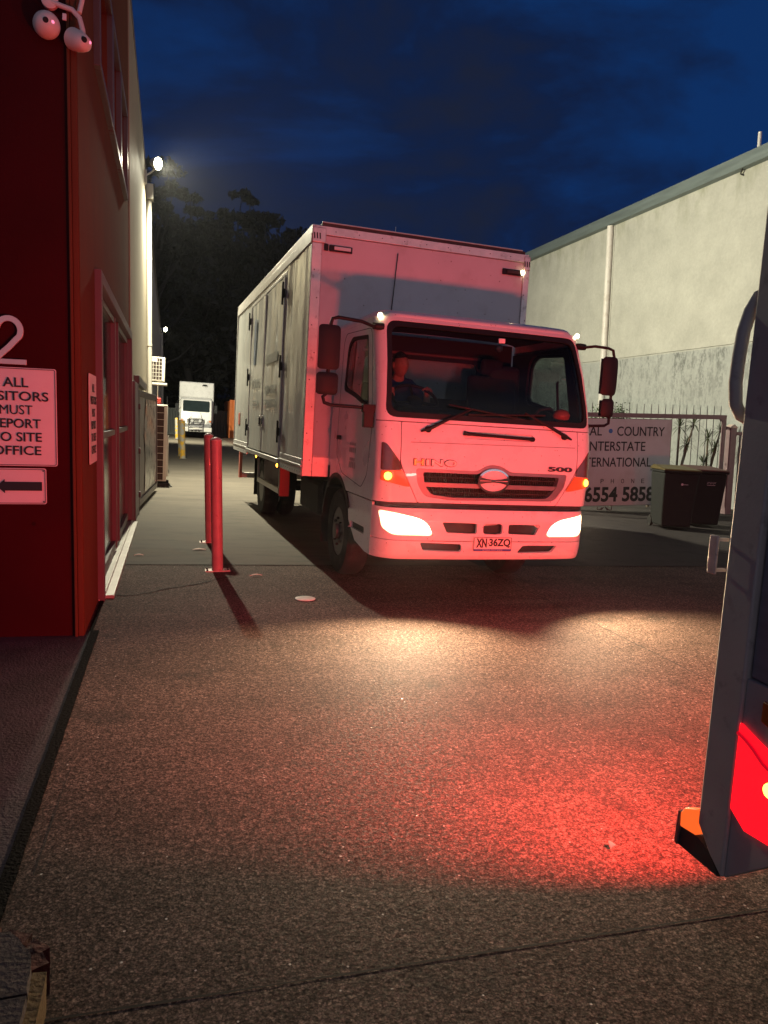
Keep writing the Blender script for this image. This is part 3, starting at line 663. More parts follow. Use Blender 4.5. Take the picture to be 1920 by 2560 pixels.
# floodlights ----------------------------------------------------------------
def flood(p, wallx, s, label, power, beam, cone):
    t = empty('floodlight', p, label=label, cat='floodlight', group='wall floodlights')
    aim = Vector((.75, -.62, -.22)).normalized(); M = aim.to_track_quat('Z', 'Y').to_matrix().to_4x4()
    MB().lathe([(.03*s, -.11*s), (.06*s, -.09*s), (.085*s, -.03*s), (.10*s, .02*s), (.10*s, .035*s), (.092*s, .035*s)], M, 24).build('housing', MT['lampgrey'], t, smooth=40)
    MB().lathe([(.091*s, .036*s), (.06*s, .050*s), (.02*s, .056*s)], M, 24).build('lens', MT['floodon'], t, smooth=60)
    mb = MB(); dx = wallx-p[0]
    mb.tube([(0, .05*s, -.06*s), (dx*.4, .03, -.14*s), (dx*.8, .01, -.2*s), (dx, 0, -.22*s)], .014*s, 8); mb.build('arm', MT['lampgrey'], t, smooth=60)
    MB().box(dx, dx+.05, -.06*s, .06*s, -.34*s, -.14*s).build('junction_box', MT['pvc'], t, bevel=.008)
    ld = bpy.data.lights.new('floodlight_glow', 'SPOT'); ld.spot_size = rad(cone); ld.spot_blend = 1.; ld.energy = power; ld.color = (1., .945, .70); ld.shadow_soft_size = .06*s
    lo = bpy.data.objects.new('floodlight_glow', ld); COL.objects.link(lo); lo.parent = t; lo.location = aim*.14*s; lo.rotation_euler = Vector(beam).to_track_quat('-Z', 'Y').to_euler()
    return t
flood((-.461, 17.9, 7.076), -.56-KL*7.1+.012, 1.35, 'large bright floodlight on an arm at the office building parapet', 10800, (.80, .02, -.60), 178)
flood((-.509, 45, 6.40), -.56-KL*6.4-.03, 1.35, 'small floodlight over the white pipe above the wall air conditioner', 8000, (.35, .62, -.75), 128)
t = empty('lamp_conduit', W(44.2, 0, .03), label='white vertical pipe on the far wall below the distant floodlight', cat='conduit')
MB().tube([(-KL*.3, 0, .3), (-KL*6.0, 0, 6.05)], .07, 10).build('pipe', MT['pvc'], t, smooth=60)
MB().tube([(.06, -.1, 1.6), (.25, -.1, 1.5), (.25, -.1, 2.6)], .02, 8).build('hook', MT['pvc'], t, smooth=60)

# ------------------------------------------------------------------ right warehouse, gate, bins
KR = .042; XR = 14.
def Wr(y, h, out=0.): return Vector((XR-KR*h-out, y, h))
wr = empty('warehouse', (XR, 30, 0), label='long cream precast warehouse with a mildewed base and grey gutter behind the gate', cat='building')
RO = Vector((XR, 30, 0))
def rb(mb, y0, y1, h0, h1, o0, o1):
    mb.hexa([Wr(y, h, o)-RO for h in (h0, h1) for y, o in ((y0, o0), (y1, o0), (y1, o1), (y0, o1))]); return mb
MB().add([], [])
for a, b in ((6, 21.94), (21.96, 38.0), (38.02, 56)):
    mb = MB(); rb(mb, a, b, 4.235, 8.52, -.2, 0); rb(mb, a, b, -.05, 4.22, -.2, .012); mb.build('wall', MT['precast'], wr)
mb = MB()
q0 = [(0, 8.50), (.16, 8.52), (.19, 8.66), (.20, 8.82), (.15, 8.84), (.14, 8.70), (0, 8.68)]
vs = [Wr(y, h, o)-RO for y in (5.5, 57) for o, h in q0]; n = len(q0)
mb.add(vs, [tuple(range(n)), tuple(range(n, 2*n))]+[(i, (i+1) % n, n+(i+1) % n, n+i) for i in range(n)]); mb.build('gutter', MT['gutter'], wr)
mb = MB(); mb.add([Wr(5.5, 8.69, .0)-RO, Wr(57, 8.69, 0)-RO, Wr(57, 10.2, -12)-RO, Wr(5.5, 10.2, -12)-RO], [(0, 1, 2, 3)]); mb.build('roof', MT['gutter'], wr, fix=False)
mb = MB(); mb.tube([Wr(22.1, .05, .09)-RO, Wr(22.1, 4.2, .09)-RO, Wr(22.1, 8.50, .09)-RO], .10, 16); mb.build('downpipe', MT['pvccream'], wr, smooth=50)
mb = MB()
for h in (1.5, 4.0, 6.2, 8.2): mb.tube([Wr(22.1, h, .09)-RO, Wr(22.1, h+.06, .09)-RO], .112, 16)
mb.build('pipe_bracket', MT['pvccream'], wr, smooth=50)
mb = MB(); mb.tube([Wr(16.2, 8.7, -.3)-RO, Wr(16.2, 9.42, -.3)-RO], .045, 12); mb.build('vent_pipe', MT['pvccream'], wr, smooth=50)
mb = MB(); mb.tube([Wr(16.25, 8.52, .1)-RO, Wr(16.35, 8.42, .06)-RO, Wr(16.3, 8.38, .0)-RO], .02, 8); mb.build('gutter_clip', MT['chassis'], wr)

GT = empty('yard_gate', (7.2, 14.55, .02), rot=(0, LEAN, 0), label='wide steel picket yard gate that carries the business sign', cat='gate')
gx0, gx1 = -.6, 5.33
mb = MB(); mb.box(gx0, gx1, 0, .05, 1.985, 2.085); mb.box(gx0, gx1, 0, .05, .02, .10); mb.box(gx1-.10, gx1, .001, .049, .101, 1.984); mb.box(gx0, gx0+.1, .001, .049, .101, 1.984)
mb.prism([(gx1-.10, 1.985), (gx1-.20, 1.985), (gx1-.16, 1.97), (gx1-.125, 1.94), (gx1-.10, 1.88)], lambda x, z: (x, .003, z), lambda x, z: (x, .047, z))
mb.build('gate_frame', MT['gate'], GT, bevel=.006)
for k in range(31):
    x = 5.17-.188*k
    if x > gx0+.12: MB().tube([(x, .025, .10), (x, .025, 2.20), (x, .025, 2.30)], [.009, .009, .005], 8).build('picket', MT['picket'], GT)
for k in range(2): MB().box(gx1+.02, gx1+.10, .0, .04, .45+1.3*k, .52+1.3*k).build('hinge', MT['gate'], GT)
t = empty('gate_post', (12.66, 14.55, 0), rot=(0, LEAN, 0), label='square gate post with a peaked cap beside the dull red lidded bin', cat='post')
MB().box(0, .17, -.02, .15, 0, 2.04).build('post', MT['gate'], t, bevel=.008)
MB().prism([(-.02, 2.04), (.19, 2.04), (.085, 2.12)], lambda x, z: (x, -.04, z), lambda x, z: (x, .17, z)).build('cap', MT['galv'], t)
t = empty('side_fence', (12.9, 14.6, 0), rot=(0, LEAN, 0), label='short run of picket fence beyond the gate post, mostly behind the tray truck', cat='fence')
MB().box(0, 1.0, 0, .05, 1.88, 1.96).build('rail', MT['gate'], t, bevel=.004)
for k in range(8): MB().tube([(.1+.12*k, .025, .05), (.1+.12*k, .025, 2.1)], .01, 8).build('picket', MT['picket'], t)
sg = empty('company_sign', (9.53, 14.50, 0), rot=(0, LEAN, 0), label='large white business sign with black phone number fixed on the yard gate', cat='sign')
panel('sign_plate', rrect(-1.40, 1.42, .13, 2.08, .01), [], lambda u, v: (u+.06, 0, v), MT['signgate'], sg, .02)
mb = MB()
def gs(cu, cv): return lambda u, v, o: (cu+u+.05, -.001-o, cv+v)
ks = -.03
for tx, w_, h_, cu, cv, bo in (('LOCAL', .82, .21, -.78, 1.80, .006), ('COUNTRY', 1.23, .21, .63, 1.80, .006), ('INTERSTATE', 1.48, .21, .02, 1.465, .006), ('INTERNATIONAL', 1.92, .21, -.03, 1.11, .006), ('6554 5858', 1.80, .345, .17, .390, .03)):
    mb = MB(); add_text(mb, tx, w_, h_, gs(cu, cv), bo); mb.build('text_line', MT['ink'], sg)
for i, c in enumerate('PHONE'):
    mb = MB(); add_text(mb, c, .075, .10, gs(-.30+.262*i, .685), .0); mb.build('letter', MT['ink'], sg)
mb = MB(); mb.lathe([(.05, 0), (.05, .004)], Matrix.Translation((-.10, -.0, 1.80)) @ Matrix.Rotation(rad(90), 4, 'X'), 20); mb.build('blue_dot', mat('sign_blue', (.06, .16, .45), .5), sg)
panel('sign_border', rrect(-1.40, 1.42, .13, 2.08, .01), [rrect(-1.392, 1.412, .138, 2.072, .008)], lambda u, v: (u+.06, -.003, v), MT['ink'], sg, .002)
# small scroll foot
t = empty('scroll_bracket', (9.35, 14.46, 0), label='small ornate scroll foot hanging under the business sign', cat='bracket')
mb = MB()
for sx in (-1, 1):
    pts = [(sx*(.02+.10*k/16*1.6+.03*math.sin(k*.6)), 0, .10-.07*abs(math.sin(k*.42))) for k in range(17)]
    mb.tube(pts, .012, 8)
mb.build('scroll', MT['frame2'], t, smooth=60)

def bin_(x, y, rz, lid, label, mark):
    t = empty('wheelie_bin', (x, y, 0), rz=rz, label=label, cat='bin', group='wheelie bins by the gate')
    mb = MB(); q = []
    for z, w, d0, d1 in ((.06, .275, -.31, .26), (.95, .325, -.37, .30), (1.06, .33, -.385, .31)):
        q.append([(-w, d0, z), (w, d0, z), (w, d1, z), (-w, d1, z)])
    mb.add([p for r in q for p in r], [(0, 3, 2, 1), (8, 9, 10, 11)]+[(4*i+k, 4*i+(k+1) % 4, 4*i+4+(k+1) % 4, 4*i+4+k) for i in range(2) for k in range(4)])
    mb.build('tub', MT['bin'], t, bevel=.03, seg=3)
    MB().box(-.35, .35, -.405, .33, 1.062, 1.10).build('rim', MT['bin'], t, bevel=.012)
    mb = MB(); mb.add([(-.36, -.42, 1.104), (.36, -.42, 1.104), (.36, .35, 1.112), (-.36, .35, 1.112), (-.34, -.40, 1.135), (.34, -.40, 1.135), (.30, .33, 1.19), (-.30, .33, 1.19)],
           [(0, 3, 2, 1), (4, 5, 6, 7), (0, 1, 5, 4), (1, 2, 6, 5), (2, 3, 7, 6), (3, 0, 4, 7)]); mb.build('lid', lid, t, bevel=.015)
    mb = MB(); mb.tube([(-.28, .36, 1.10), (-.28, .40, 1.09), (.28, .40, 1.09), (.28, .36, 1.10)], .018, 8); mb.build('handle', MT['bin'], t, smooth=60)
    for sx in (-.27, .27):
        w_ = MB(); w_.lathe([(.10, -.025), (.105, -.01), (.105, .01), (.10, .025)], Matrix.Translation((sx, .27, .105)) @ Matrix.Rotation(rad(90), 4, 'Y'), 20); w_.build('wheel', MT['rubber'], t, smooth=40)
    mb = MB()
    if mark == 0:
        mb.lathe([(.022, 0), (.022, .003)], Matrix.Translation((.02, -.365, .86)) @ Matrix.Rotation(rad(97), 4, 'X'), 12); mb.box(.05, .13, -.368, -.362, .855, .862)
    else:
        for k in range(3): mb.tube([(-.06+.06*k, -.375, .86), (-.045+.06*k, -.375, .90), (-.03+.06*k, -.375, .87), (-.01+.06*k, -.375, .90)], .004, 6)
        mb.box(-.06, .10, -.376, -.372, .835, .842)
    mb.build('council_mark', MT['signgate'], t)
bin_(9.13, 11.9, rad(-16), MT['lidy'], 'dark wheelie bin with a yellow lid beside the business sign', 0)
bin_(10.12, 12.35, rad(-14), MT['lidr'], 'dark wheelie bin with a dull red lid, next to the yellow lidded one', 1)

# plants behind the gate
def yucca(x, y, heads, stems, label):
    t = empty('spiky_plant', (x, y, 0), label=label, cat='plant', group='spiky plants behind the gate')
    mb = MB()
    for (hx, hz) in heads:
        mb.tube([(hx*.2, 0, 0), (hx*.35+.03, .02, hz*.5), (hx, 0, hz)], [.035, .028, .02], 8)
    mb.build('stem', MT['yuccastem'], t, smooth=60)
    mb = MB(); rr = random.Random(int(x*100))
    for (hx, hz) in heads:
        for k in range(46):
            a_ = rr.uniform(0, 2*PI); el = rr.uniform(-.75, 1.35); L_ = rr.uniform(.26, .42)
            d = Vector((math.cos(a_)*math.cos(el), math.sin(a_)*math.cos(el), math.sin(el))); s_ = d.cross(Vector((0, 0, 1))).normalized()*.011
            p0 = Vector((hx, 0, hz)); p1 = p0+d*L_*.55; p2 = p0+d*L_+Vector((0, 0, -.06))
            mb.add([p0+s_*.6, p0-s_*.6, p1-s_, p1+s_, p2], [(0, 1, 2, 3), (3, 2, 4)])
    mb.build('leaves', MT['yucca'], t, fix=False)
yucca(12.0, 15.6, [(-.02, 2.02), (.22, 1.58), (.38, 2.10), (-.35, 1.2)], 3, 'tall spiky plant seen through the pickets beside the business sign')
yucca(13.05, 15.8, [(-.05, 1.78), (.18, 1.55), (.30, 2.0), (-.1, 1.15)], 3, 'spiky plant seen through the pickets near the gate post')
yucca(11.35, 15.7, [(.05, 1.75), (.0, 1.15)], 2, 'spiky plant half hidden by the business sign')
t = empty('shrub', (10.25, 15.6, 0), label='leafy green shrub poking above the gate rail', cat='shrub')
MB().tube([(0, 0, 0), (.05, 0, 1.2), (0, 0, 2.1)], [.04, .03, .015], 8).build('stem', MT['yuccastem'], t, smooth=60)
mb = MB(); rr = random.Random(5)
for k in range(900):
    c = rr.choice([(0, 0, 2.22, .2), (-.45, .05, 2.22, .15), (.1, 0, 2.0, .2), (-.2, .1, 2.05, .2)])
    p = Vector((c[0]+rr.gauss(0, c[3]*.6), c[1]+rr.gauss(0, .12), c[2]+rr.gauss(0, c[3]*.55)))
    d = Vector((rr.gauss(0, 1), rr.gauss(0, 1), rr.gauss(0, .6))).normalized()*.035; s_ = d.cross(Vector((rr.gauss(0, 1), rr.gauss(0, 1), 1))).normalized()*.016
    mb.add([p-d, p+s_, p+d, p-s_], [(0, 1, 2, 3)])
mb.build('foliage', MT['shrub'], t, fix=False)

# ------------------------------------------------------------------ background
t = empty('metal_fence', (-.8, 62.5, 0), label='grey ribbed metal fence at the far end of the yard behind the parked truck', cat='fence')
vs = []; fs = []; n = 260
for i in range(n+1):
    x = 16.0*i/n; yy = (.03 if (i//2) % 2 else -.03); vs += [(x, yy, 0), (x, yy, 2.08)]
for i in range(n): fs.append((2*i, 2*i+2, 2*i+3, 2*i+1))
MB().add(vs, fs).build('sheet', MT['fencegrey'], t, fix=False)
mb = MB(); mb.box(0, 16, -.05, .05, 2.06, 2.12); mb.box(0, 16, -.05, .05, -.0, .1); mb.build('rail', MT['fencegrey'], t)
for k in range(7): MB().box(2.6*k-.04, 2.6*k+.04, -.07, .05, 0, 2.13).build('fence_post', MT['fencegrey'], t)
t = empty('shipping_container', (4.35, 60, 0), label='orange shipping container at the back of the yard, mostly hidden by the truck box', cat='container')
mb = MB(); vs = []; fs = []
n = 40
for i in range(n+1):
    x = 2.44*i/n; yy = .0 if (i//2) % 2 else .035; vs += [(x, yy, .12), (x, yy, 2.9)]
for i in range(n): fs.append((2*i, 2*i+2, 2*i+3, 2*i+1))
mb.add(vs, fs); mb.build('corrugated_side', MT['orangebox'], t, fix=False)
MB().box(.001, 2.439, .04, 6, .1, 2.92).build('body', MT['orangebox'], t)
mb = MB()
for x in (0, 2.34): mb.box(x, x+.1, -.03, .05, 0, 3.0)
mb.box(.1, 2.34, -.03, .05, 2.9, 3.0); mb.box(.1, 2.34, -.03, .05, 0, .12); mb.build('corner_frame', MT['orangebox'], t, bevel=.01)
hv = []; hf = []; nx, ny = 44, 14
for j in range(ny+1):
    for i in range(nx+1):
        x = -70+200*i/nx; y = 66+110*j/ny; hv.append((x, y, max(-.3, (y-70)*.16+mnoise.noise(Vector((x*.03, y*.03, 3)))*3.0 - max(0, x-25)*.05)-.2))
for j in range(ny):
    for i in range(nx): a_ = j*(nx+1)+i; hf.append((a_, a_+1, a_+nx+2, a_+nx+1))
tag(MB().add(hv, hf).build('hillside', MT['hill'], smooth=60), kind='structure')

def leaves(mb, c, r, n, rr, size, flat=.7):
    for k in range(n):
        while True:
            p = Vector((rr.uniform(-1, 1), rr.uniform(-1, 1), rr.uniform(-1, 1)))
            if .25 < p.length < 1: break
        p = Vector(c)+Vector((p.x*r, p.y*r, p.z*r*flat))
        d = Vector((rr.gauss(0, 1), rr.gauss(0, 1), rr.gauss(0, 1))).normalized()*size*rr.uniform(.6, 1.3)
        s_ = d.cross(Vector((rr.gauss(0, 1), rr.gauss(0, 1), rr.gauss(0, 1)))).normalized()*size*.42
        mb.v += [tuple(p-d), tuple(p+s_), tuple(p+d), tuple(p-s_)]; b = len(mb.v)-4; mb.f.append((b, b+1, b+2, b+3))
def gum(x, y, zb, H_, spread, seed, label, nclump=16, size=.30, dens=230, low=.36):
    rr = random.Random(seed); t = empty('gum_tree', (x, y, zb), label=label, cat='tree', group='gum trees behind the yard')
    tr = MB(); lf = MB(); top = Vector((rr.uniform(-1, 1), rr.uniform(-1, 1), H_*.8))
    path = [Vector((0, 0, 0))]
    for k in range(1, 6): path.append(top*(k/5)+Vector((rr.uniform(-.4, .4), rr.uniform(-.4, .4), 0)))
    tr.tube(path, [.42, .36, .30, .24, .17, .08], 10)
    for k in range(nclump):
        f = low+(1-low)*((k+.5)/nclump); ang = k*2.4+rr.uniform(-.4, .4)
        rad_ = spread*(1.05-.75*max(0, f-.55)/.45)*rr.uniform(.45, 1.0)
        c = Vector((math.cos(ang)*rad_, math.sin(ang)*rad_, H_*f*rr.uniform(.94, 1.03))); c.z = min(c.z, H_*.97)
        s0 = top*min(.95, f*.85); mid = s0.lerp(c, .55)+Vector((0, 0, -.5))
        tr.tube([s0, mid, c], [.12, .08, .03], 6)
        R_ = spread*rr.uniform(.24, .42)
        for q in range(4):
            o_ = Vector((rr.uniform(-1, 1), rr.uniform(-1, 1), rr.uniform(-.35, .35)))*R_*.8
            leaves(lf, c+o_, R_*rr.uniform(.45, .75), dens//4, rr, size, .55)
    tr.build('trunk', MT['bark'], t, smooth=60); lf.build('crown', MT['leaf'], t, fix=False)
hz = lambda y: max(0, (y-70)*.16)
def T(r, y, el, spread, seed, label, **k):
    zt = 1.6+el*y; zb = hz(y)-.5; gum(r*y, y, zb, zt-zb, spread, seed, label, **k)
T(-.024, 66, .315, 4.2, 11, 'tallest gum tree crown hanging beside the nearer floodlight', nclump=22, dens=190)
T(.022, 70, .290, 3.0, 12, 'gum tree with a rounded crown beside the floodlit one')
T(.050, 84, .262, 3.2, 13, 'gum tree filling the dip between two higher crowns')
T(.078, 80, .293, 3.6, 14, 'gum tree with a flat layered top near the middle of the skyline', nclump=20)
T(.108, 78, .276, 3.3, 15, 'gum tree with a rounded shoulder beside the flat topped one', nclump=18)
T(.146, 82, .252, 3.0, 16, 'gum tree just left of the truck box corner')
T(.175, 80, .234, 3.2, 17, 'gum tree partly hidden behind the truck box roof')
T(.21, 84, .215, 3.5, 18, 'gum tree wholly behind the truck box roof edge', nclump=10)
T(-.06, 75, .30, 4.0, 19, 'gum tree behind the parapet of the office building', nclump=12)
rr = random.Random(3); mb = MB()
for k in range(560):
    x = rr.uniform(-9, 21); y = rr.uniform(67, 100); zt = max(2, (1.6+(.236-.15*max(0, (x/y)-.12))*y))
    z = rr.uniform(hz(y)+.5, zt)
    leaves(mb, (x, y, z), rr.uniform(1.4, 2.8), 90, rr, .45, .7)
o = mb.build('bushland', MT['leafd'], None, fix=False); tag(o, 'dark mass of bush filling the slope under the gum trees', 'bushland', kind='stuff')
# small tree whose branch tip enters at the right edge
t = empty('street_tree', (10.9, 8.2, 0), label='tree whose dark leaf tips hang over the warehouse roof near its vent pipe', cat='tree')
MB().tube([(0, 0, 0), (.1, .0, 2.5), (-.4, .3, 4.6)], [.14, .11, .05], 10).build('trunk', MT['bark'], t, smooth=60)
mb = MB(); rr = random.Random(9)
for k in range(16): leaves(mb, (-.5+rr.gauss(.5, .6), .3+rr.gauss(0, .4), 5.3+rr.gauss(0, .5)), .5, 110, rr, .06, .8)
mb.build('crown', MT['leaf'], t, fix=False)

# parked far truck -----------------------------------------------------------
ft = empty('parked_truck', (1.66, 55, 0), rz=rad(-1.5), label='white box truck with a bull bar parked at the far end of the yard', cat='truck')
MB().box(-1.24, 1.24, 1.9, 9, 1.1, 4.06).build('cargo_box', MT['white'], ft, bevel=.05)
mb = MB(); mb.box(-1.2, 1.2, 1.86, 1.895, 2.95, 4.0); mb.build('front_panel', MT['white'], ft, bevel=.02)
mb = MB(); mb.prism([(0, .98), (.10, 1.5), (.15, 1.85), (.50, 2.75), (.8, 2.90), (1.75, 2.92), (1.75, .98)], lambda y, z: (-1.08, y, z), lambda y, z: (1.08, y, z)); mb.build('cab', MT['white'], ft, bevel=.07, seg=3)
def fm(ly0): return lambda u, v: (u, ly0(v), v)
wsf = lambda v: .15+(v-1.85)*.389-.03
panel('windscreen', rrect(-.93, .93, 1.90, 2.68, .10), [], fm(wsf), mat('far_windscreen', (.02, .03, .03), .06, spec=.8), ft, .01)
mb = MB(); mb.box(-1.12, 1.12, -.12, .5, .46, .80); mb.build('bumper', MT['white'], ft, bevel=.05)
mb = MB(); mb.box(-1.06, 1.06, -.06, .5, .801, 1.02); mb.build('bumper_top', MT['silver'], ft, bevel=.02)
mb = MB(); mb.box(-.62, .62, -.012, .05, 1.10, 1.36); mb.build('grille', MT['blackpl'], ft, bevel=.01)
mb = MB()
for z in (1.16, 1.23, 1.30): mb.box(-.62, .62, -.03, -.013, z, z+.025)
mb.build('grille_bar', MT['white'], ft)
for sx in (-1, 1):
    MB().prism([(sx*.70, 1.02), (sx*1.05, 1.08), (sx*1.06, 1.32), (sx*.95, 1.38), (sx*.74, 1.22)], lambda x, z: (x, -.02, z), lambda x, z: (x, .06, z)).build('headlamp', MT['clear'], ft, bevel=.01)
    MB().box(sx*.98-.07, sx*.98+.07, -.045, -.022, 1.18, 1.30).build('indicator', MT['lens_amber'], ft, bevel=.01)
    mb = MB(); mb.tube([(sx*1.05, .6, 2.7), (sx*1.30, .35, 2.6), (sx*1.36, .3, 2.4)], .018, 6); mb.box(sx*1.36-.10, sx*1.36+.10, .25, .33, 1.85, 2.4); mb.build('mirror', MT['blackpl'], ft)
    MB().lathe([(.25, -.13), (.46, -.12), (.49, -.06), (.49, .06), (.46, .12), (.25, .13)], Matrix.Translation((sx*.93, 1.2, .49)) @ Matrix.Rotation(rad(90), 4, 'Y'), 24).build('wheel', MT['rubber'], ft, smooth=40)
    MB().lathe([(.25, -.13), (.46, -.12), (.49, -.06), (.49, .06), (.46, .12), (.25, .13)], Matrix.Translation((sx*.9, 6.3, .49)) @ Matrix.Rotation(rad(90), 4, 'Y'), 24).build('wheel', MT['rubber'], ft, smooth=40)
    mb = MB(); mb.tube([(sx*.52, -.2, .95), (sx*.30, -.18, 1.82)], .01, 6); mb.build('wiper', MT['blackpl'], ft)
mb = MB()
for x in (-.5, .5): mb.tube([(x, -.22, .52), (x, -.25, 1.30), (x*.9, -.24, 1.42)], .035, 10)
for z in (.62, .84, 1.08, 1.40): mb.tube([(-.5, -.25, z), (.5, -.25, z)], .03, 10)
for x in (-.2, .2): mb.tube([(x, -.25, 1.08), (x, -.25, 1.40)], .02, 8)
mb.build('bull_bar', MT['chrome'], ft, smooth=60)
for sx in (-.27, .27): MB().lathe([(.03, -.06), (.10, 0), (.11, .05), (.10, .07)], Matrix.Translation((sx, -.22, 1.24)) @ Matrix.Rotation(rad(90), 4, 'X'), 18).build('spotlamp', MT['clear'], ft, smooth=50)
mb = MB(); mb.box(-.2, .2, -.29, -.275, .66, .77); mb.build('number_plate', MT['plate'], ft)
mb = MB()
for x in (-.25, 0, .25): mb.box(x-.07, x+.07, -.126, -.115, .50, .56)
mb.build('bumper_slot', MT['blackpl'], ft)
MB().box(-.45, .45, 1.9, 8.5, .75, 1.05).build('chassis', MT['chassis'], ft)
mb = MB(); rr = random.Random(2)
for k in range(9):
    a_ = k*.7; mb.tube([(.58, 1.84, 3.86), (.58+.14*math.cos(a_), 1.84, 3.86+.06*math.sin(a_)), (.58+.22*math.cos(a_+.2), 1.84, 3.80+.10*math.sin(a_))], [.045, .02, .008], 6)
mb.build('torn_patch', MT['blackpl'], ft)

# ------------------------------------------------------------------ foreground tray truck on the right
tt = empty('tray_truck', (1.65, 1.86, 0), label='close grey tray truck with its red brake lamp lit and a grab handle', cat='truck')
TO = Vector((1.65, 1.86, 0))
def tb(mb, x0, x1, y0, y1, z0, z1): return mb.box(x0-TO.x, x1-TO.x, y0-TO.y, y1-TO.y, z0, z1)
mb = MB(); mb.prism([(1.742, .285), (1.742, 3.6), (1.862, 3.6), (1.862, .40), (1.80, .33)], lambda y, z: (0, y-TO.y, z), lambda y, z: (.07, y-TO.y, z)); mb.build('corner_post', MT['truckgrey'], tt, bevel=.006)
mb = MB(); tb(mb, 1.668, 3.75, -3.0, 1.739, .92, 3.6); mb.build('body_side', MT['truckdark'], tt, bevel=.01)
mb = MB(); tb(mb, 1.662, 1.667, -3, 1.65, 1.15, 1.9); mb.build('side_panel', MT['truckgrey'], tt)
mb = MB(); tb(mb, 1.725, 3.68, 1.74, 1.85, .95, 3.55); mb.build('rear_door', MT['truckdark'], tt, bevel=.01)
mb = MB(); mb.prism([(1.741, .285), (1.58, .42), (1.0, .46), (1.0, .92), (1.741, .92)], lambda y, z: (.012, y-TO.y, z), lambda y, z: (.05, y-TO.y, z)); mb.build('side_skirt', MT['truckgrey'], tt, bevel=.004)
mb = MB(); tb(mb, 1.725, 3.74, 1.76, 1.86, .33, .50); mb.build('rear_bumper', MT['truckdark'], tt, bevel=.01)
mb = MB(); tb(mb, 3.68, 3.75, 1.742, 1.862, .285, 3.6); mb.build('corner_post', MT['truckgrey'], tt, bevel=.006)
# wrap-round tail lamps: side lens and rear lens
mb = MB(); mb.prism([(1.738, .785), (1.738, .515), (1.675, .475), (1.50, .49), (1.50, .70), (1.62, .745)], lambda y, z: (.000, y-TO.y, z), lambda y, z: (.011, y-TO.y, z)); mb.build('tail_lamp', MT['redlens'], tt, bevel=.004)
mb = MB(); mb.tube([(-.004, 1.735-TO.y, .755), (-.005, 1.70-TO.y, .745), (-.004, 1.67-TO.y, .73), (-.004, 1.63-TO.y, .705), (-.004, 1.55-TO.y, .68)], .006, 8); mb.build('lamp_trim', MT['redlensdim'], tt)
mb = MB(); mb.lathe([(.022, -.002), (.020, .005), (.008, .010)], Matrix.Translation((-.001, 1.598-TO.y, .640)) @ Matrix.Rotation(rad(-90), 4, 'Y'), 20); mb.build('bulb', emis('hot_bulb', (1., .55, .05), 9.), tt, smooth=60)
mb = MB(); mb.prism([(1.66, .82), (1.66, .88), (1.50, .87), (1.50, .775)], lambda y, z: (-.001, y-TO.y, z), lambda y, z: (.011, y-TO.y, z)); mb.build('amber_lamp', MT['ambdim'], tt, bevel=.003)
for x0, x1 in ((1.74, 2.06), (3.35, 3.67)):
    mb = MB(); tb(mb, x0, x1, 1.861, 1.90, .53, .78); mb.build('tail_lamp', MT['redlens'], tt, bevel=.01)
# orange side reflector on its bracket behind the post, its shine put in as emission
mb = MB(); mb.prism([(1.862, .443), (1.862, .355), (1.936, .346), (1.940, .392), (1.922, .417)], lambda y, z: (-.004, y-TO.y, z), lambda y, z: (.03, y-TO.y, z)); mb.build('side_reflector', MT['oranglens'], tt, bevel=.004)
mb = MB(); mb.prism([(1.755, .280), (1.80, .334), (1.861, .352), (1.936, .343), (1.946, .279), (1.922, .279)], lambda y, z: (.002, y-TO.y, z), lambda y, z: (.03, y-TO.y, z)); mb.build('reflector_bracket', MT['chassis'], tt)
mb = MB(); mb.prism([(1.942, .279), (1.938, .395), (1.948, .395), (1.954, .285)], lambda y, z: (-.006, y-TO.y, z), lambda y, z: (.034, y-TO.y, z)); mb.build('bracket_edge', MT['frame2'], tt)
# grab handle and latch beyond the post
s_ = 1.9/1.75
def hp(x, z): return (x*s_-TO.x, 1.9-TO.y, 1.6+(z-1.6)*s_)
mb = MB(); mb.tube([hp(1.59, 2.035), hp(1.560, 2.020), hp(1.535, 1.975), hp(1.520, 1.92), hp(1.514, 1.85), hp(1.512, 1.78), hp(1.520, 1.72), hp(1.54, 1.692), hp(1.59, 1.672)], .020, 14); mb.build('grab_handle', MT['truckgrey'], tt, smooth=60)
MB().box(-.028, -.018, .02, .055, 1.205, 1.325).build('latch', MT['galv'], tt, bevel=.003)
for z in (1.308, 1.212): MB().box(-.018, .02, .025, .04, z, z+.010).build('latch_arm', MT['galv'], tt)
for x in (1.95, 3.45): MB().lathe([(.2, -.13), (.38, -.12), (.40, -.06), (.40, .06), (.38, .12), (.2, .13)], Matrix.Translation((x-TO.x, .3-TO.y, .40)) @ Matrix.Rotation(rad(90), 4, 'Y'), 24).build('wheel', MT['rubber'], tt, smooth=40)
mb = MB(); tb(mb, 2.2, 3.2, -2.9, 1.7, .6, .9); mb.build('chassis', MT['chassis'], tt)
for x, p in ((1.90, 132), (3.51, 100)):
    ld = bpy.data.lights.new('brake_lamp_glow', 'AREA'); ld.shape = 'RECTANGLE'; ld.size = .30; ld.size_y = .22; ld.spread = rad(146); ld.energy = p; ld.color = (1., .050, .040)
    lo = bpy.data.objects.new('brake_lamp_glow', ld); COL.objects.link(lo); lo.parent = tt; lo.location = (x-TO.x, 1.912-TO.y, .655); lo.rotation_euler = (rad(90), 0, 0)

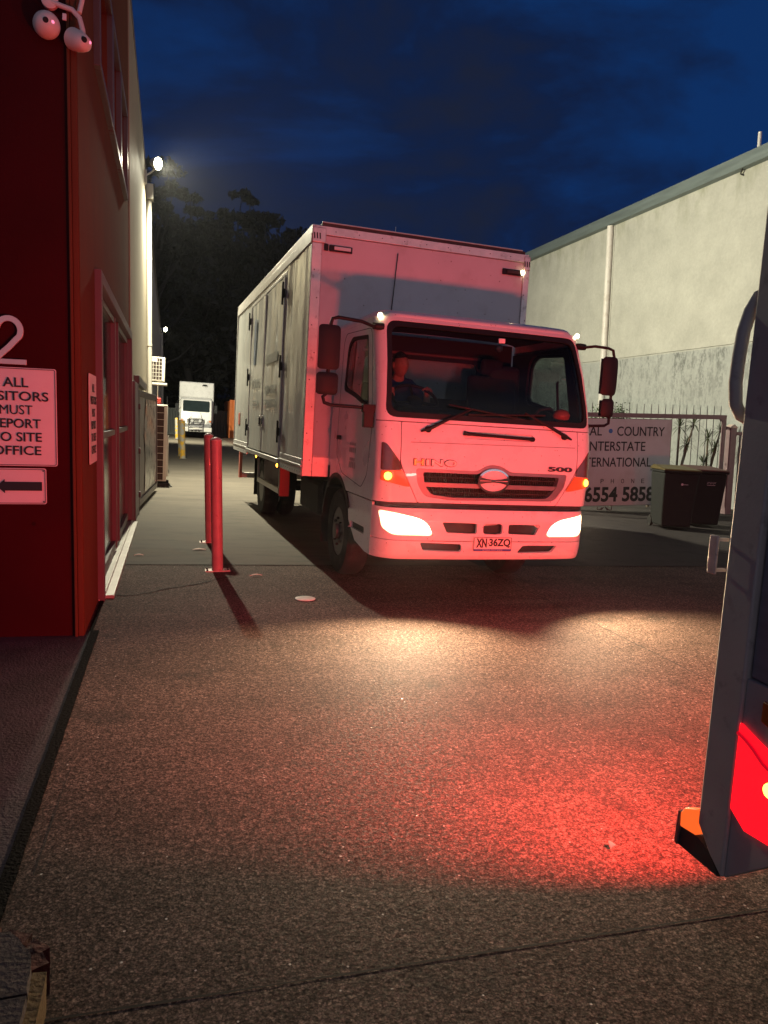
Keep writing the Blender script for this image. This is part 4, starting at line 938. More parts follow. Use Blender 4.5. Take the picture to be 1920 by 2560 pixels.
# ------------------------------------------------------------------ the arriving box truck
TR = empty('box_truck', (2.83, 6.15, 0), rz=rad(2.0), label='white removals box truck with headlights on, glowing red, driving towards the camera', cat='truck')
HW = 1.085; RC = .14
def interp(pts, z):
    if z <= pts[0][0]: return pts[0][1]
    for (a, b), (c, d) in zip(pts[:-1], pts[1:]):
        if z <= c: return b+(d-b)*(z-a)/(c-a)
    return pts[-1][1]
FP = [(.40, .10), (.93, .10), (1.2, .075), (1.45, .085), (1.66, .12), (1.9, .175), (2.2, .275), (2.50, .415), (2.57, .45), (2.62, .49)]
def fz(z): return interp(FP, z)
def FB(z): return interp([(.42, .055), (.47, .02), (.55, .0), (.80, .0), (.88, .012), (.93, .035)], z)
def tum(z): return 1-.022*(max(0, z-1.55)/.95)**1.3/1.06
def corner(x, w=HW, r=RC):
    t = (abs(x)-(w-r))/r
    return 0 if t <= 0 else r*(1-math.sqrt(max(0, 1-min(1, t)**2)))
def crown_(x): return .022*(x/HW)**2
def front(off=0.): return lambda x, z: (x*tum(z), fz(z)+corner(x)+crown_(x)+off, z)
def bfront(off=0.): return lambda x, z: (x, FB(z)+corner(x, 1.07, .22)*1.15+.05*(x/HW)**2+off, z)
CU = sorted(set([s*(HW-RC+RC*math.sin(rad(a))) for s in (-1, 1) for a in (0, 12, 24, 36, 48, 58, 68, 76, 83)]+[-.7, -.5, -.3, -.1, .1, .3, .5, .7]))
CZ = [.95, 1.05, 1.15, 1.25, 1.35, 1.45, 1.55, 1.7, 1.8, 1.9, 2.0, 2.1, 2.2, 2.3, 2.4, 2.5]
def sidey(z): return fz(z)+RC+.022       # where the side sheet starts
cab = empty('cab', (0, 0, 0)); cab.parent = TR
body = MT['white']
# windscreen frame
wso = rpoly([(-1.03, 1.690), (-.995, 2.565), (.995, 2.565), (1.03, 1.690)], .10, 5)
wsi = rpoly([(-.985, 1.740), (-.950, 2.515), (.950, 2.515), (.985, 1.740)], .09, 5)
panel('cab_front', [(-HW, 1.66), (HW, 1.66), (HW, 2.60), (-HW, 2.60)], [wso], front(), body, TR, .03, CU, CZ)
panel('windscreen_seal', wso, [wsi], front(.004), MT['blackpl'], TR, .03, CU, CZ)
panel('windscreen', wsi, [], front(.016), MT['glassw'], TR, .0, CU, CZ)
# lower front: centre hatch and two corner panels around it
hat = rpoly([(-.885, 1.652), (-.888, 1.29), (-.70, .945), (.70, .945), (.888, 1.29), (.885, 1.652)], [.01, .06, .02, .02, .06, .01], 4)
gril = rpoly([(-.745, 1.252), (-.15, 1.248), (-.07, 1.298), (.0, 1.312), (.10, 1.298), (.18, 1.248), (.79, 1.245), (.77, 1.12), (.68, .985), (-.40, .972), (-.64, 1.0), (-.72, 1.11)], [.03, .05, .05, .04, .05, .05, .03, .03, .06, .03, .05, .05], 4)
hnd = rrect(-.30, .41, 1.535, 1.60, .02)
panel('front_hatch', hat, [gril, hnd], front(), body, TR, .025, CU, CZ)
for s in (-1, 1):
    P_ = [(s*.892, 1.652), (s*.895, 1.285), (s*.706, .945), (s*HW, .945), (s*HW, 1.652)]
    if s < 0: P_ = P_[::-1]
    panel('corner_panel', P_, [], front(), body, TR, .025, CU, CZ)
panel('panel_gap', [(-HW, .94), (HW, .94), (HW, 1.66), (-HW, 1.66)], [gril], front(.03), MT['chassis'], TR, .01, CU, CZ)
# pressed crease: its shade line laid on as a thin dark strip
panel('crease_shade', [(-.80, 1.478), (.86, 1.500), (.86, 1.504), (-.80, 1.482)], [], front(-.0015), MT['chassis'], TR, .001, CU, None)
# grille
gb = MB(); panel('grille_back', [(-.80, .93), (.84, .93), (.84, 1.33), (-.80, 1.33)], [], front(.10), MT['blackpl'], TR, .01, CU, CZ)
gr_in = [(p[0]*.90+.0, (p[1]-1.12)*.80+1.115) for p in gril]
panel('grille_surround', gril, [gr_in], lambda x, z: (front(.012)(x, z)), MT['silver'], TR, .06, CU, CZ)
for z0, z1, w0, w1, ff, mk in ((1.170, 1.178, .70, .69, .055, 'chassis'), (1.088, 1.128, .725, .70, .022, 'silver'), (1.038, 1.046, .66, .65, .055, 'chassis')):
    panel('grille_bar', [(-w1, z0), (w1+.03, z0), (w0+.03, z1), (-w0, z1)], [], front(ff), MT[mk], TR, .02, CU, None)
mb = MB()
for k in range(60):
    x = -.66+k*.0235; mb.box(x, x+.004, fz(1.1)+.065, fz(1.1)+.085, 1.0, 1.23)
mb.build('grille_mesh', MT['chassis'], TR)
# emblem
def ell(a, b, n=40, cxx=.015, czz=1.163): return [(cxx+a*math.cos(2*PI*k/n), czz+b*math.sin(2*PI*k/n)) for k in range(n)]
em = empty('emblem', (0, 0, 0)); em.parent = TR
panel('emblem_disc', ell(.150, .103), [], front(-.005), body, em, .02, .05, .05)
panel('emblem_ring', ell(.158, .112), [ell(.140, .094)], front(-.018), MT['chrome'], em, .02, None, None)
for s in (-1, 1):
    pts = [(.015-.142, 1.163+s*.004), (.015, 1.163+s*.002), (.015+.142, 1.163+s*.004), (.015+.140, 1.163+s*.034), (.015+.07, 1.163+s*.018), (.015, 1.163+s*.013), (.015-.07, 1.163+s*.018), (.015-.140, 1.163+s*.034)]
    panel('emblem_bar', pts if s > 0 else pts[::-1], [], front(-.018), MT['chrome'], em, .014, None, None)
mb = MB(); fr_ = front(-.004)
def ft_(cx_, cz_, sgn_=1): return lambda u, v, o: (lambda q: (q[0], q[1]-o, q[2]))(fr_(cx_+u, cz_+v))

for ch, w_, cx_ in (('H', .088, -.722), ('I', .026, -.640), ('N', .104, -.550), ('O', .112, -.420)):
    mb = MB(); add_text(mb, ch, w_+.012, .066, ft_(cx_, 1.308), .045, .004); mb.build('badge_outline', MT['badge'], TR)
    mb = MB(); add_text(mb, ch, w_, .054, ft_(cx_, 1.308), .02, .012); mb.build('badge_letter', MT['gold'] if ch == 'H' else MT['badge_pale'], TR)
mb = MB(); add_text(mb, '500', .262, .045, ft_(.705, 1.294), .035, .010); mb.build('badge_lettering', MT['badge'], TR)
# hatch handle
mb = MB(); 
mb.tube([(-.30, fz(1.57)-.004, 1.585), (-.25, fz(1.57)-.024, 1.578), (0, fz(1.57)-.028, 1.572), (.36, fz(1.57)-.02, 1.562), (.41, fz(1.57)+.002, 1.56)], [.022, .015, .014, .015, .022], 10)
mb.build('hatch_handle', MT['blackpl'], TR, smooth=60)
panel('handle_recess', [(-.33, 1.52), (.44, 1.52), (.44, 1.615), (-.33, 1.615)], [], front(.022), body, TR, .006, CU, None)
# wipers
for px_, tipx, tipz in ((-.645, -.02, 1.90), (.735, .02, 1.80)):
    s = 1 if px_ < 0 else -1
    mb = MB(); mb.lathe([(.028, -.012), (.028, .02), (.018, .03)], Matrix.Translation((px_, fz(1.6)-.0, 1.60)) @ Matrix.Rotation(rad(90), 4, 'X'), 14)
    mb.tube([(px_-s*.07, fz(1.58)-.015, 1.58), (px_, fz(1.6)-.03, 1.605), (px_+s*.17, fz(1.72)-.03, 1.69), (px_+s*.42, fz(1.8)-.022, 1.80)], [.008, .018, .014, .009], 8)
    mb.build('wiper', MT['blackpl'], TR, smooth=60)
    mb = MB(); a0 = Vector((px_+s*.12, fz(1.765)-.010, 1.745)); 
    pts = [(px_+s*(.20+.78*k/8), fz(1.78+.05*k/8)+.035*((px_+s*(.2+.78*k/8))/HW)**2-.012, 1.83-.012*k*(1 if s > 0 else .4)+(0 if s > 0 else -.04)) for k in range(9)]
    mb.tube(pts, .008, 6); mb.build('wiper_blade', MT['rubber'], TR, smooth=60)
# corner indicators
for s in (-1, 1):
    up = rpoly([(s*1.055, 1.47), (s*1.02, 1.46), (s*.90, 1.31), (s*.875, 1.235), (s*1.055, 1.225)], .015, 3)
    lo_ = rpoly([(s*1.055, 1.222), (s*.873, 1.232), (s*.80, 1.115), (s*.79, 1.085), (s*.84, 1.088), (s*1.055, 1.135)], .015, 3)
    if s > 0: up = up[::-1]; lo_ = lo_[::-1]
    ind = empty('corner_lamp', (0, 0, 0)); ind.parent = TR
    panel('upper_lens', up, [], front(-.010), MT['lens_dark'], ind, .012, CU, None)
    panel('amber_lens', lo_, [], front(-.014), MT['lens_amber'], ind, .016, CU, None)
    mb = MB(); p0 = Vector(front(-.018)(s*1.0, 1.175)); mb.lathe([(.035, .0), (.030, .012), (.012, .02)], Matrix.Translation(p0) @ (Vector((s*.6, -1, .1)).to_track_quat('Z', 'Y').to_matrix().to_4x4()), 16)
    mb.build('bulb', MT['bulb_amber'], ind, smooth=60)
# bumper
hl = {}
hl[-1] = rpoly([(-1.045, .870), (-.93, .862), (-.70, .815), (-.615, .760), (-.575, .675), (-.60, .658), (-.95, .660), (-1.02, .715)], [.03, .05, .06, .04, .02, .02, .05, .03], 4)
hl[1] = [(-p[0], p[1]) for p in reversed(hl[-1])]
slots = [rpoly([(-.49, .783), (-.442, .690), (-.155, .682), (-.150, .700), (-.150, .772), (-.17, .778)], .018, 3), rrect(-.088, .108, .679, .777, .03), rpoly([(.168, .772), (.168, .684), (.458, .675), (.50, .765), (.48, .772)], .018, 3)]
BU = sorted(set([s*(1.07-.22+.22*math.sin(rad(a))) for s in (-1, 1) for a in (0, 12, 24, 36, 48, 58, 68, 76, 83)]+[-.7, -.45, -.2, .05, .25, .45, .7]))
bp_ = empty('bumper', (0, 0, 0)); bp_.parent = TR
panel('bumper_upper', [(-1.07, .615), (1.07, .615), (1.07, .898), (-1.07, .898)], slots+[hl[-1], hl[1]], bfront(), body, bp_, .03, BU, [.65, .7, .75, .8, .84, .87, .9, .915])
low = [rpoly([(-.69, .597), (-.655, .520), (-.30, .510), (-.285, .530), (-.295, .588)], .02, 3), rpoly([(.70, .575), (.33, .578), (.285, .52), (.285, .502), (.65, .506)], .02, 3)]
panel('bumper_lower', [(-1.07, .44), (1.07, .44), (1.07, .609), (-1.07, .609)], low, bfront(), body, bp_, .03, BU, [.45, .46, .48, .5, .53, .57])
panel('bumper_backing', [(-1.06, .45), (1.06, .45), (1.06, .915), (-1.06, .915)], [], bfront(.07), MT['chassis'], bp_, .01, BU, None)
panel('bumper_top', [(-1.06, 0), (1.06, 0), (1.06, .14), (-1.06, .14)], [], lambda x, t: (x, bfront()(x, .89)[1]+t, .896-t*.05), body, bp_, .01, BU, None)
panel('valance_gap', [(-1.05, .85), (1.05, .85), (1.05, .97), (-1.05, .97)], [], front(.045), MT['chassis'], TR, .01, CU, None)
for s in (-1, 1):
    h_ = empty('headlight', (0, 0, 0)); h_.parent = TR
    panel('lens', hl[s], [], bfront(.008), MT['headlight'], h_, .01, BU, None)
    panel('headlight_rim', hl[s], [[(p[0]*.965+s*.028, (p[1]-.76)*.90+.76) for p in hl[s]]], bfront(.003), MT['headrim'], h_, .02, BU, None)
# number plate
pl = empty('number_plate', (.012, -.012, .59)); pl.parent = TR
panel('plate_blank', rrect(-.192, .192, -.066, .066, .01), [], lambda u, v: (u, 0, v), MT['plate'], pl, .004)
panel('plate_border', rrect(-.190, .190, -.064, .064, .009), [rrect(-.186, .186, -.060, .060, .006)], lambda u, v: (u, -.003, v), MT['ink'], pl, .002)
MB().box(-.186, .186, -.0045, -.0008, -.060, -.043).build('blue_strip', MT['plateblue'], pl)
mb = MB()
add_text(mb, 'XN', .105, .084, lambda u, v, o: (u-.113, -.001-o, v+.012), .03, .004); add_text(mb, '36ZQ', .215, .084, lambda u, v, o: (u+.070, -.001-o, v+.012), .03, .004)
mb.box(-.050, -.042, -.004, -.001, .006, .014); mb.build('plate_characters', MT['ink'], pl)
mb = MB(); add_text(mb, 'NATIONAL HEAVY VEHICLE', .20, .007, lambda u, v, o: (u, -.0048-o, v-.0515), 0, .001); mb.build('small_lettering', MT['plate'], pl)
# cab sides (mirrored)
arch_c = (1.55, .49)
def arc(r, a0, a1, n=10, c=arch_c): return [(c[0]+r*math.cos(rad(a0+(a1-a0)*k/n)), c[1]+r*math.sin(rad(a0+(a1-a0)*k/n))) for k in range(n+1)]
def sidemap(s, off=0.): return lambda y, z: (s*(HW*tum(z)-off), y, z)
SZ = [.95, 1.2, 1.45, 1.6, 1.75, 1.9, 2.05, 2.2, 2.35, 2.47]
lead = [(sidey(z), z) for z in (2.60, 2.5, 2.35, 2.2, 2.05, 1.9, 1.75, 1.66, 1.45, 1.2, .94)]
win_o = rpoly([(.70, 2.445), (1.28, 2.475), (1.42, 2.40), (1.47, 1.95), (1.02, 1.87), (.50, 1.735), (.56, 1.95)], [.03, .06, .08, .07, .1, .04, .1], 4)
win_i = rpoly([(.735, 2.41), (1.26, 2.44), (1.385, 2.37), (1.435, 1.985), (1.02, 1.905), (.565, 1.79), (.60, 1.95)], [.03, .06, .08, .07, .1, .04, .1], 4)
for s in (-1, 1):
    out = [(1.82, 2.60)]+lead+arc(.60, 180-48.6, 60, 12)+[(1.90, 1.05), (1.93, 1.12)]
    out = [(min(p[0], 1.93), p[1]) for p in out]
    fl = (lambda P_, s=s: P_[::-1] if s > 0 else P_)
    # orientation is normalised by panel(): normal +u x +v, so thickness sign follows the side
    th = -.025 if s < 0 else .025
    panel('cab_side', out, [win_o], sidemap(s), body, TR, th, None, SZ)
    panel('door_seal', win_o, [win_i], sidemap(s, .004), MT['blackpl'], TR, th, None, SZ)
    panel('side_window', win_i, [], sidemap(s, .012), MT['glassw'], TR, 0, None, SZ)
    panel('inner_lining', [(min(p[0]+(.06 if i > 0 and i < 12 else -.02), 1.80), max(1.1, min(2.5, p[1]))) for i, p in enumerate(out[:12])]+[(1.80, 1.10)], [win_o], sidemap(s, .03), MT['interior'], TR, th, None, SZ)
    seam = [(.62, 2.50), (1.50, 2.53), (1.58, 2.45), (1.60, 1.28), (1.35, 1.10), (.62, 1.02), (.45, 1.15), (.36, 1.62), (.56, 2.40)]
    seam = rpoly(seam, .05, 3); cxm = sum(p[0] for p in seam)/len(seam); czm = sum(p[1] for p in seam)/len(seam)
    panel('door_gap', seam, [[(cxm+(p[0]-cxm)*.988, czm+(p[1]-czm)*.992) for p in seam]], sidemap(s, -.0012), MT['chassis'], TR, th*.05, None, SZ)
    # bumper return and arch lip
    bs = [(.285, .925), (.285, .44), (.45, .44), (.80, .49), (1.06, .66), (1.10, .80), (1.17, .925)]
    panel('bumper_side', bs, [rrect(.50, .98, .595, .66, .02)], lambda y, z, s=s: (s*(1.07), y, z), body, bp_, th, None, None)
    MB().box(*( (s*1.045, s*1.04) if s > 0 else (s*1.04, s*1.045) ), .48, 1.0, .58, .68).build('step_recess', MT['blackpl'], bp_)
    panel('wheel_arch', arc(.60, 10, 150, 18)+arc(.55, 150, 10, 18), [], lambda y, z, s=s: (s*(1.088), y, z), MT['blackpl'], TR, th*8, None, None)
    # door handle
    mb = MB(); mb.box(s*1.09-.018, s*1.09+.018, 1.44, 1.56, 1.44, 1.485); mb.build('door_handle', MT['blackpl'], TR, bevel=.008)
    # grab rail inside, on the A pillar
    mb = MB(); mb.tube([(s*.985, .72, 2.15), (s*.94, .66, 2.13), (s*.94, .60, 1.85), (s*.985, .58, 1.80)], .014, 8); mb.build('grab_rail', MT['interior'], TR, smooth=60)
    # roof marker
    p = Vector((s*1.025, .50, 2.600))
    mb = MB(); mb.lathe([(.020, -.02), (.024, .0), (.020, .014), (.008, .022)], Matrix.Translation(p) @ Matrix.Rotation(rad(25), 4, 'X'), 16); mb.build('roof_marker', MT['marker'] if s < 0 else MT['marker'], TR, smooth=60)
# faded lettering on the driver side door
for k, (y, z, w, h) in enumerate([(.98, 1.40, .22, .03), (.98, 1.33, .26, .05), (.98, 1.25, .20, .03), (.98, 1.18, .26, .06)]):
    mb = MB()
    for q in range(4):
        x = -HW*.9999-.0025; y0 = y+w*(q/4-.5); mb.add([(x, y0, z), (x, y0+w*.17, z+random.uniform(-.005, .005)), (x, y0+w*.17, z+h), (x, y0, z+h)], [(0, 1, 2, 3)])
    mb.build('faded_lettering', MT['greydecal'], TR, fix=False)
# roof
def roofgrid(zt, drop, m, name, off=0.):
    vs = []; fs = []; nx, ny = 40, 26; wt = HW*tum(2.55)
    xs = [wt*math.sin(PI/2*(2*i/nx-1)) for i in range(nx+1)]
    xs = [wt*(2*i/nx-1) if abs(2*i/nx-1) < .8 else math.copysign(wt*(.8+.2*math.sin(PI/2*((abs(2*i/nx-1)-.8)/.2))), 2*i/nx-1) for i in range(nx+1)]
    for j in range(ny+1):
        t = j/ny; t = t**1.8
        for i, x in enumerate(xs):
            xx = x/tum(2.55); y0 = fz(2.60)+corner(xx)+crown_(xx); y = y0+(1.82-y0)*t
            ax = max(0, (abs(x)-(wt-.16))/.16); ay = max(0, (y0+.30-y)/.30); q = math.sqrt(max(0, 1-min(1, ax*ax+ay*ay)))
            vs.append((x, y, zt-drop+drop*q+.02*(1-(x/wt)**2)*min(1, t*3)+off))
    for j in range(ny):
        for i in range(nx): a_ = j*(nx+1)+i; fs.append((a_, a_+1, a_+nx+2, a_+nx+1))
    o = MB().add(vs, fs).build(name, m, TR, smooth=60, fix=False); return o
roofgrid(2.685, .085, body, 'cab_roof')
roofgrid(2.62, .05, MT['interior'], 'roof_lining')
# cab back wall with window
bw = rrect(-.78, .56, 1.95, 2.36, .06)
panel('cab_back', [(-1.0, 1.0), (1.0, 1.0), (.985, 2.60), (-.985, 2.60)], [bw], lambda x, z: (x, 1.82, z), MT['interior'], TR, -.03)
panel('back_window', bw, [], lambda x, z: (x, 1.835, z), MT['glassw'], TR, 0)
panel('window_trim', [(p[0]*1.03, (p[1]-2.155)*1.12+2.155) for p in bw], [bw], lambda x, z: (x, 1.805, z), MT['dash'], TR, .01)
mb = MB(); mb.tube([(-.80, 1.79, 2.42), (.60, 1.79, 2.42)], .018, 8); mb.build('back_rail', MT['frame'], TR, smooth=60)
# interior
mb = MB(); mb.prism([(.20, 1.60), (.19, 1.70), (.30, 1.735), (.52, 1.74), (.60, 1.70), (.62, 1.45), (.35, 1.3)], lambda y, z: (-.98, y, z), lambda y, z: (.98, y, z)); mb.build('dashboard', MT['dash'], TR, bevel=.02)
mb = MB(); mb.box(-.98, .98, .3, 1.80, 1.02, 1.06); mb.build('cab_floor', MT['interior'], TR)
mb = MB(); mb.prism([(.55, 1.74), (.50, 1.80), (.62, 1.83), (.72, 1.74)], lambda y, z: (-.80, y, z), lambda y, z: (-.35, y, z)); mb.build('instrument_hood', MT['interior'], TR, bevel=.02)
for x0, x1 in ((-.88, -.36), (-.26, .24), (.34, .92)):
    st = empty('seat', (0, 0, 0)); st.parent = TR
    MB().box(x0, x1, .88, 1.40, 1.35, 1.52).build('seat_cushion', MT['seat'], st, bevel=.05, seg=3)
    ht = 2.22 if x0 > .1 else (2.06 if x0 < -.5 else 1.80)
    mb = MB(); mb.prism([(1.38, 1.48), (1.50, ht), (1.60, ht), (1.54, 1.48)], lambda y, z: (x0, y, z), lambda y, z: (x1, y, z)); mb.build('seat_back', MT['seat'], st, bevel=.05, seg=3)
    if x0 > .2 or x0 < -.8:
        cxx = (x0+x1)/2; MB().box(cxx-.13, cxx+.13, 1.52, 1.61, ht+.02, ht+.19).build('headrest', MT['seat'], st, bevel=.04, seg=3)
# dark jacket hanging behind the middle seat, seen as the dark mass
mb = MB(); mb.prism([(1.45, 1.4), (1.52, 2.34), (1.62, 2.36), (1.66, 1.4)], lambda y, z: (.60, y, z), lambda y, z: (.98, y, z)); mb.build('bulkhead_trim', MT['interior'], TR, bevel=.06, seg=3)
# steering wheel
sw = empty('steering_wheel', (0, 0, 0)); sw.parent = TR
SWC = Vector((-.555, .74, 1.88)); sa = Vector((0, -.62, .78)).normalized(); su = Vector((1, 0, 0)); sv = sa.cross(su)
MB().tube([SWC+su*math.cos(2*PI*k/40)*.225+sv*math.sin(2*PI*k/40)*.225 for k in range(40)], .016, 10, closed=True).build('wheel_rim', MT['blackpl'], sw, smooth=60)
mb = MB()
for a_ in (-20, 200, 90, ): mb.tube([SWC-sa*.03, SWC+su*math.cos(rad(a_))*.22+sv*math.sin(rad(a_))*.22], .014, 8)
mb.tube([SWC-sa*.02, SWC+Vector((0, -.28, -.32))], .03, 10); mb.lathe([(.07, -.04), (.075, -.01), (.05, .01)], Matrix.Translation(SWC) @ sa.to_track_quat('Z', 'Y').to_matrix().to_4x4(), 20)
mb.build('wheel_spokes', MT['blackpl'], sw, smooth=60)
# things on the windscreen
MB().box(.13, .195, .40, .43, 2.445, 2.49).build('toll_tag', MT['signw'], TR, bevel=.006)
mb = MB(); mb.lathe([(.035, 0), (.04, .02), (.03, .035)], Matrix.Translation((.15, .45, 2.40)) @ Matrix.Rotation(rad(100), 4, 'X'), 14); mb.build('dash_camera', MT['frame2'], TR, smooth=60)
mb = MB(); mb.tube([(.55, .42, 1.74), (.62, .42, 1.85), (.74, .42, 1.87), (.84, .42, 1.80), (.86, .40, 1.74)], .018, 8); mb.build('dash_grip', MT['blackpl'], TR, smooth=60)
mb = MB(); mb.lathe([(.0, -.06), (.075, -.03), (.085, .01), (.06, .05), (.0, .07)], Matrix.Translation((.80, .30, 1.80)), 18); mb.build('dash_ornament', mat('dull_red_glass', (.35, .08, .05), .3), TR, smooth=60)
# mirrors
for s in (-1, 1):
    mr_ = empty('wing_mirror', (0, 0, 0)); mr_.parent = TR
    if s < 0: up = (-1.63, -1.435, 2.065, 2.445); lw = (-1.635, -1.44, 1.848, 2.040); mx = -1.50
    else: up = (1.215, 1.385, 2.03, 2.405); lw = (1.235, 1.375, 1.815, 2.00); mx = 1.335
    for nm, (a_, b_, c_, d_) in (('mirror_housing', up), ('wide_mirror_housing', lw)):
        panel(nm, rrect(a_, b_, c_, d_, .035), [], lambda x, z, a_=a_, b_=b_, c_=c_, d_=d_: (x, .27+.02*(((x-(a_+b_)/2)/(b_-a_)*2)**2+((z-(c_+d_)/2)/(d_-c_)*2)**4), z), MT['blackpl'], mr_, .07, .03, .03, 50)
        MB().box(a_+.015, b_-.015, .352, .358, c_+.015, d_-.015).build('mirror_glass', MT['chrome'], mr_)
    mb = MB()
    if s < 0: mb.tube([(-.98, .50, 2.50), (-1.13, .42, 2.49), (-1.24, .34, 2.505), (-1.46, .31, 2.515), (-1.51, .31, 2.50), (-1.525, .31, 2.44), (-1.53, .31, 1.86), (-1.565, .31, 1.83), (-1.55, .31, 1.78), (-1.49, .31, 1.762), (-1.25, .33, 1.760), (-1.17, .34, 1.755)], .016, 10)
    else: mb.tube([(.98, .48, 2.51), (1.06, .40, 2.485), (1.13, .33, 2.495), (1.27, .31, 2.487), (1.325, .31, 2.47), (1.345, .31, 2.40), (1.345, .31, 1.82), (1.345, .31, 1.76), (1.30, .31, 1.735), (1.15, .32, 1.725), (1.02, .33, 1.73)], .014, 10)
    mb.build('mirror_arm', MT['blackpl'], mr_, smooth=60)
    mb = MB(); mb.lathe([(.03, -.05), (.034, .0), (.03, .05)], Matrix.Translation((s*1.05, .46, 2.495)) @ Matrix.Rotation(rad(90), 4, 'Y'), 12); mb.build('arm_pivot', MT['blackpl'], mr_, smooth=40)
    if s < 0:
        mb = MB(); mb.prism([(-1.20, 1.79), (-1.20, 1.72), (-1.185, 1.72), (-1.185, 1.585), (-1.09, 1.585), (-1.09, 1.72), (-1.05, 1.72), (-1.05, 1.79)], lambda x, z: (x, .30, z), lambda x, z: (x, .36, z)); mb.build('arm_bracket', MT['blackpl'], mr_, bevel=.008)
# snorkel between cab and box
mb = MB(); mb.box(-1.06, -.90, 1.865, 1.935, .95, 2.05); mb.box(-1.09, -.87, 1.86, 1.94, .9, 1.15); mb.build('air_intake', MT['blackpl'], TR, bevel=.015)

# cargo box
CB = empty('cargo_box', (0, 0, 0)); CB.parent = TR
X0, X1, Y0, Y1, Z0, Z1 = -1.375, 1.205, 1.95, 8.45, 1.01, 3.68
MB().box(X0+.02, X1-.02, Y0+.03, Y1-.02, Z0+.05, Z1-.03).build('box_core', MT['alu'], CB)
def dent(y, z, seed=0, k=1.): 
    return (.010*mnoise.noise(Vector((y*2.6, z*.8, seed)))+.006*mnoise.noise(Vector((y*6., z*1.3, seed+4)))+.003*mnoise.noise(Vector((y*14., z*4, seed+9))))*k
def bside(off, seed, k=1., x=X0, s=-1): return lambda y, z: (x+s*(off+dent(y, z, seed, k)), y, z)
GY = .07; GZ = .12
panel('side_skin', [(Y0+.06, Z0+.19), (3.34, Z0+.19), (3.34, 3.50), (Y0+.06, 3.50)], [], bside(.0, 1, 1.5), MT['skin_al'], CB, -.012, GY, GZ, 60)
panel('side_skin', [(6.53, Z0+.19), (Y1-.04, Z0+.19), (Y1-.04, 3.50), (6.53, 3.50)], [], bside(.0, 2, .8), MT['skin_al'], CB, -.012, GY, GZ, 60)
panel('side_skin', [(3.345, 3.455), (6.525, 3.455), (6.525, 3.50), (3.345, 3.50)], [], bside(.0, 3, .3), MT['skin_al'], CB, -.012, None, None, 60)
for y0, y1 in ((Y0+.02, 3.36), (6.51, Y1-.02)):
    mb = MB(); mb.box(X0-.012, X0+.01, y0, y1, Z0, Z0+.095); mb.box(X0-.020, X0+.01, y0, y1, Z0+.097, Z0+.12); mb.box(X0-.012, X0+.01, y0, y1, Z0+.122, Z0+.188); mb.build('side_skirt', MT['alu'], CB, bevel=.003)
    mb = MB(); n = int((y1-y0)/.14)
    for k in range(n): mb.lathe([(.006, 0), (.004, .004)], Matrix.Translation((X0-.012, y0+.07+.14*k, Z0+.04)) @ Matrix.Rotation(rad(-90), 4, 'Y'), 6)
    mb.build('rivet', MT['chassis'], CB)
mb = MB(); mb.box(X0-.014, X0+.05, Y0, Y1, 3.502, 3.60); mb.box(X0-.006, X0+.05, Y0, Y1, 3.602, 3.68); mb.build('top_rail', MT['alu'], CB, bevel=.004)
mb = MB(); mb.box(X0+.02, X1-.02, Y0-.006, Y0+.05, 3.59, 3.68); mb.build('top_rail', MT['alu'], CB, bevel=.004)
mb = MB(); mb.box(X0+.10, X1-.06, Y0+.0, Y0+.2, 3.682, 3.715); mb.build('roof_cap', MT['chassis'], CB, bevel=.004)
mb = MB(); mb.box(X0, X1, Y0+.02, Y1, 3.66, 3.69); mb.build('box_roof', MT['alu'], CB)
mb = MB(); mb.tube([(X0+.10, Y0+.0, 3.72), (X1-.1, Y0+.0, 3.72)], .008, 6); mb.build('roof_edge', MT['sill'], CB)
for s, xa, xb in ((-1, X0-.006, X0+.105), (1, X1-.07, X1+.006)):
    mb = MB(); mb.box(xa, xb, Y0-.012, Y0+.055, Z0, 3.50); mb.build('corner_post', MT['alu'], CB, bevel=.006)
    mb = MB(); mb.box(xa-.002, xb+.04 if s < 0 else xb+.002, Y0-.018, Y0+.06, 3.50, 3.66); mb.build('corner_casting', MT['alu'], CB, bevel=.01)
    mb = MB()
    for k in range(9): mb.lathe([(.007, 0), (.005, .005)], Matrix.Translation(((xa+xb)/2+.02*(-1)**k, Y0-.012, Z0+.18+.29*k)) @ Matrix.Rotation(rad(90), 4, 'X'), 8)
    mb.build('rivet', MT['chassis'], CB)
    mb = MB()
    for k in range(3):
        mb.tube([((xa+xb)/2-.03+.03*k, Y0-.02, 3.54), ((xa+xb)/2-.035+.03*k, Y0-.02, 3.60)], .007, 6)
    mb.build('casting_slot', MT['chassis'], CB)
mb = MB()
for k in range(14): mb.lathe([(.006, 0), (.004, .004)], Matrix.Translation((X0-.004, Y0+.03, Z0+.12+.18*k)) @ Matrix.Rotation(rad(-90), 4, 'Y'), 6)
for k in range(9): mb.lathe([(.006, 0), (.004, .004)], Matrix.Translation((X0+.25+.26*k, Y0-.006, 3.635)) @ Matrix.Rotation(rad(90), 4, 'X'), 6)
mb.build('rivet', MT['chassis'], CB)
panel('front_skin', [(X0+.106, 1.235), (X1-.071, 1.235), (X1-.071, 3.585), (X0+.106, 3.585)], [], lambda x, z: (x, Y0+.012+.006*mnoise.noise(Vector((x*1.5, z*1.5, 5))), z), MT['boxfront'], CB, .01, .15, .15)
mb = MB(); mb.box(X0+.106, X1-.071, Y0-.006, Y0+.04, Z0, 1.228); mb.build('bottom_rail', MT['alu'], CB, bevel=.004)
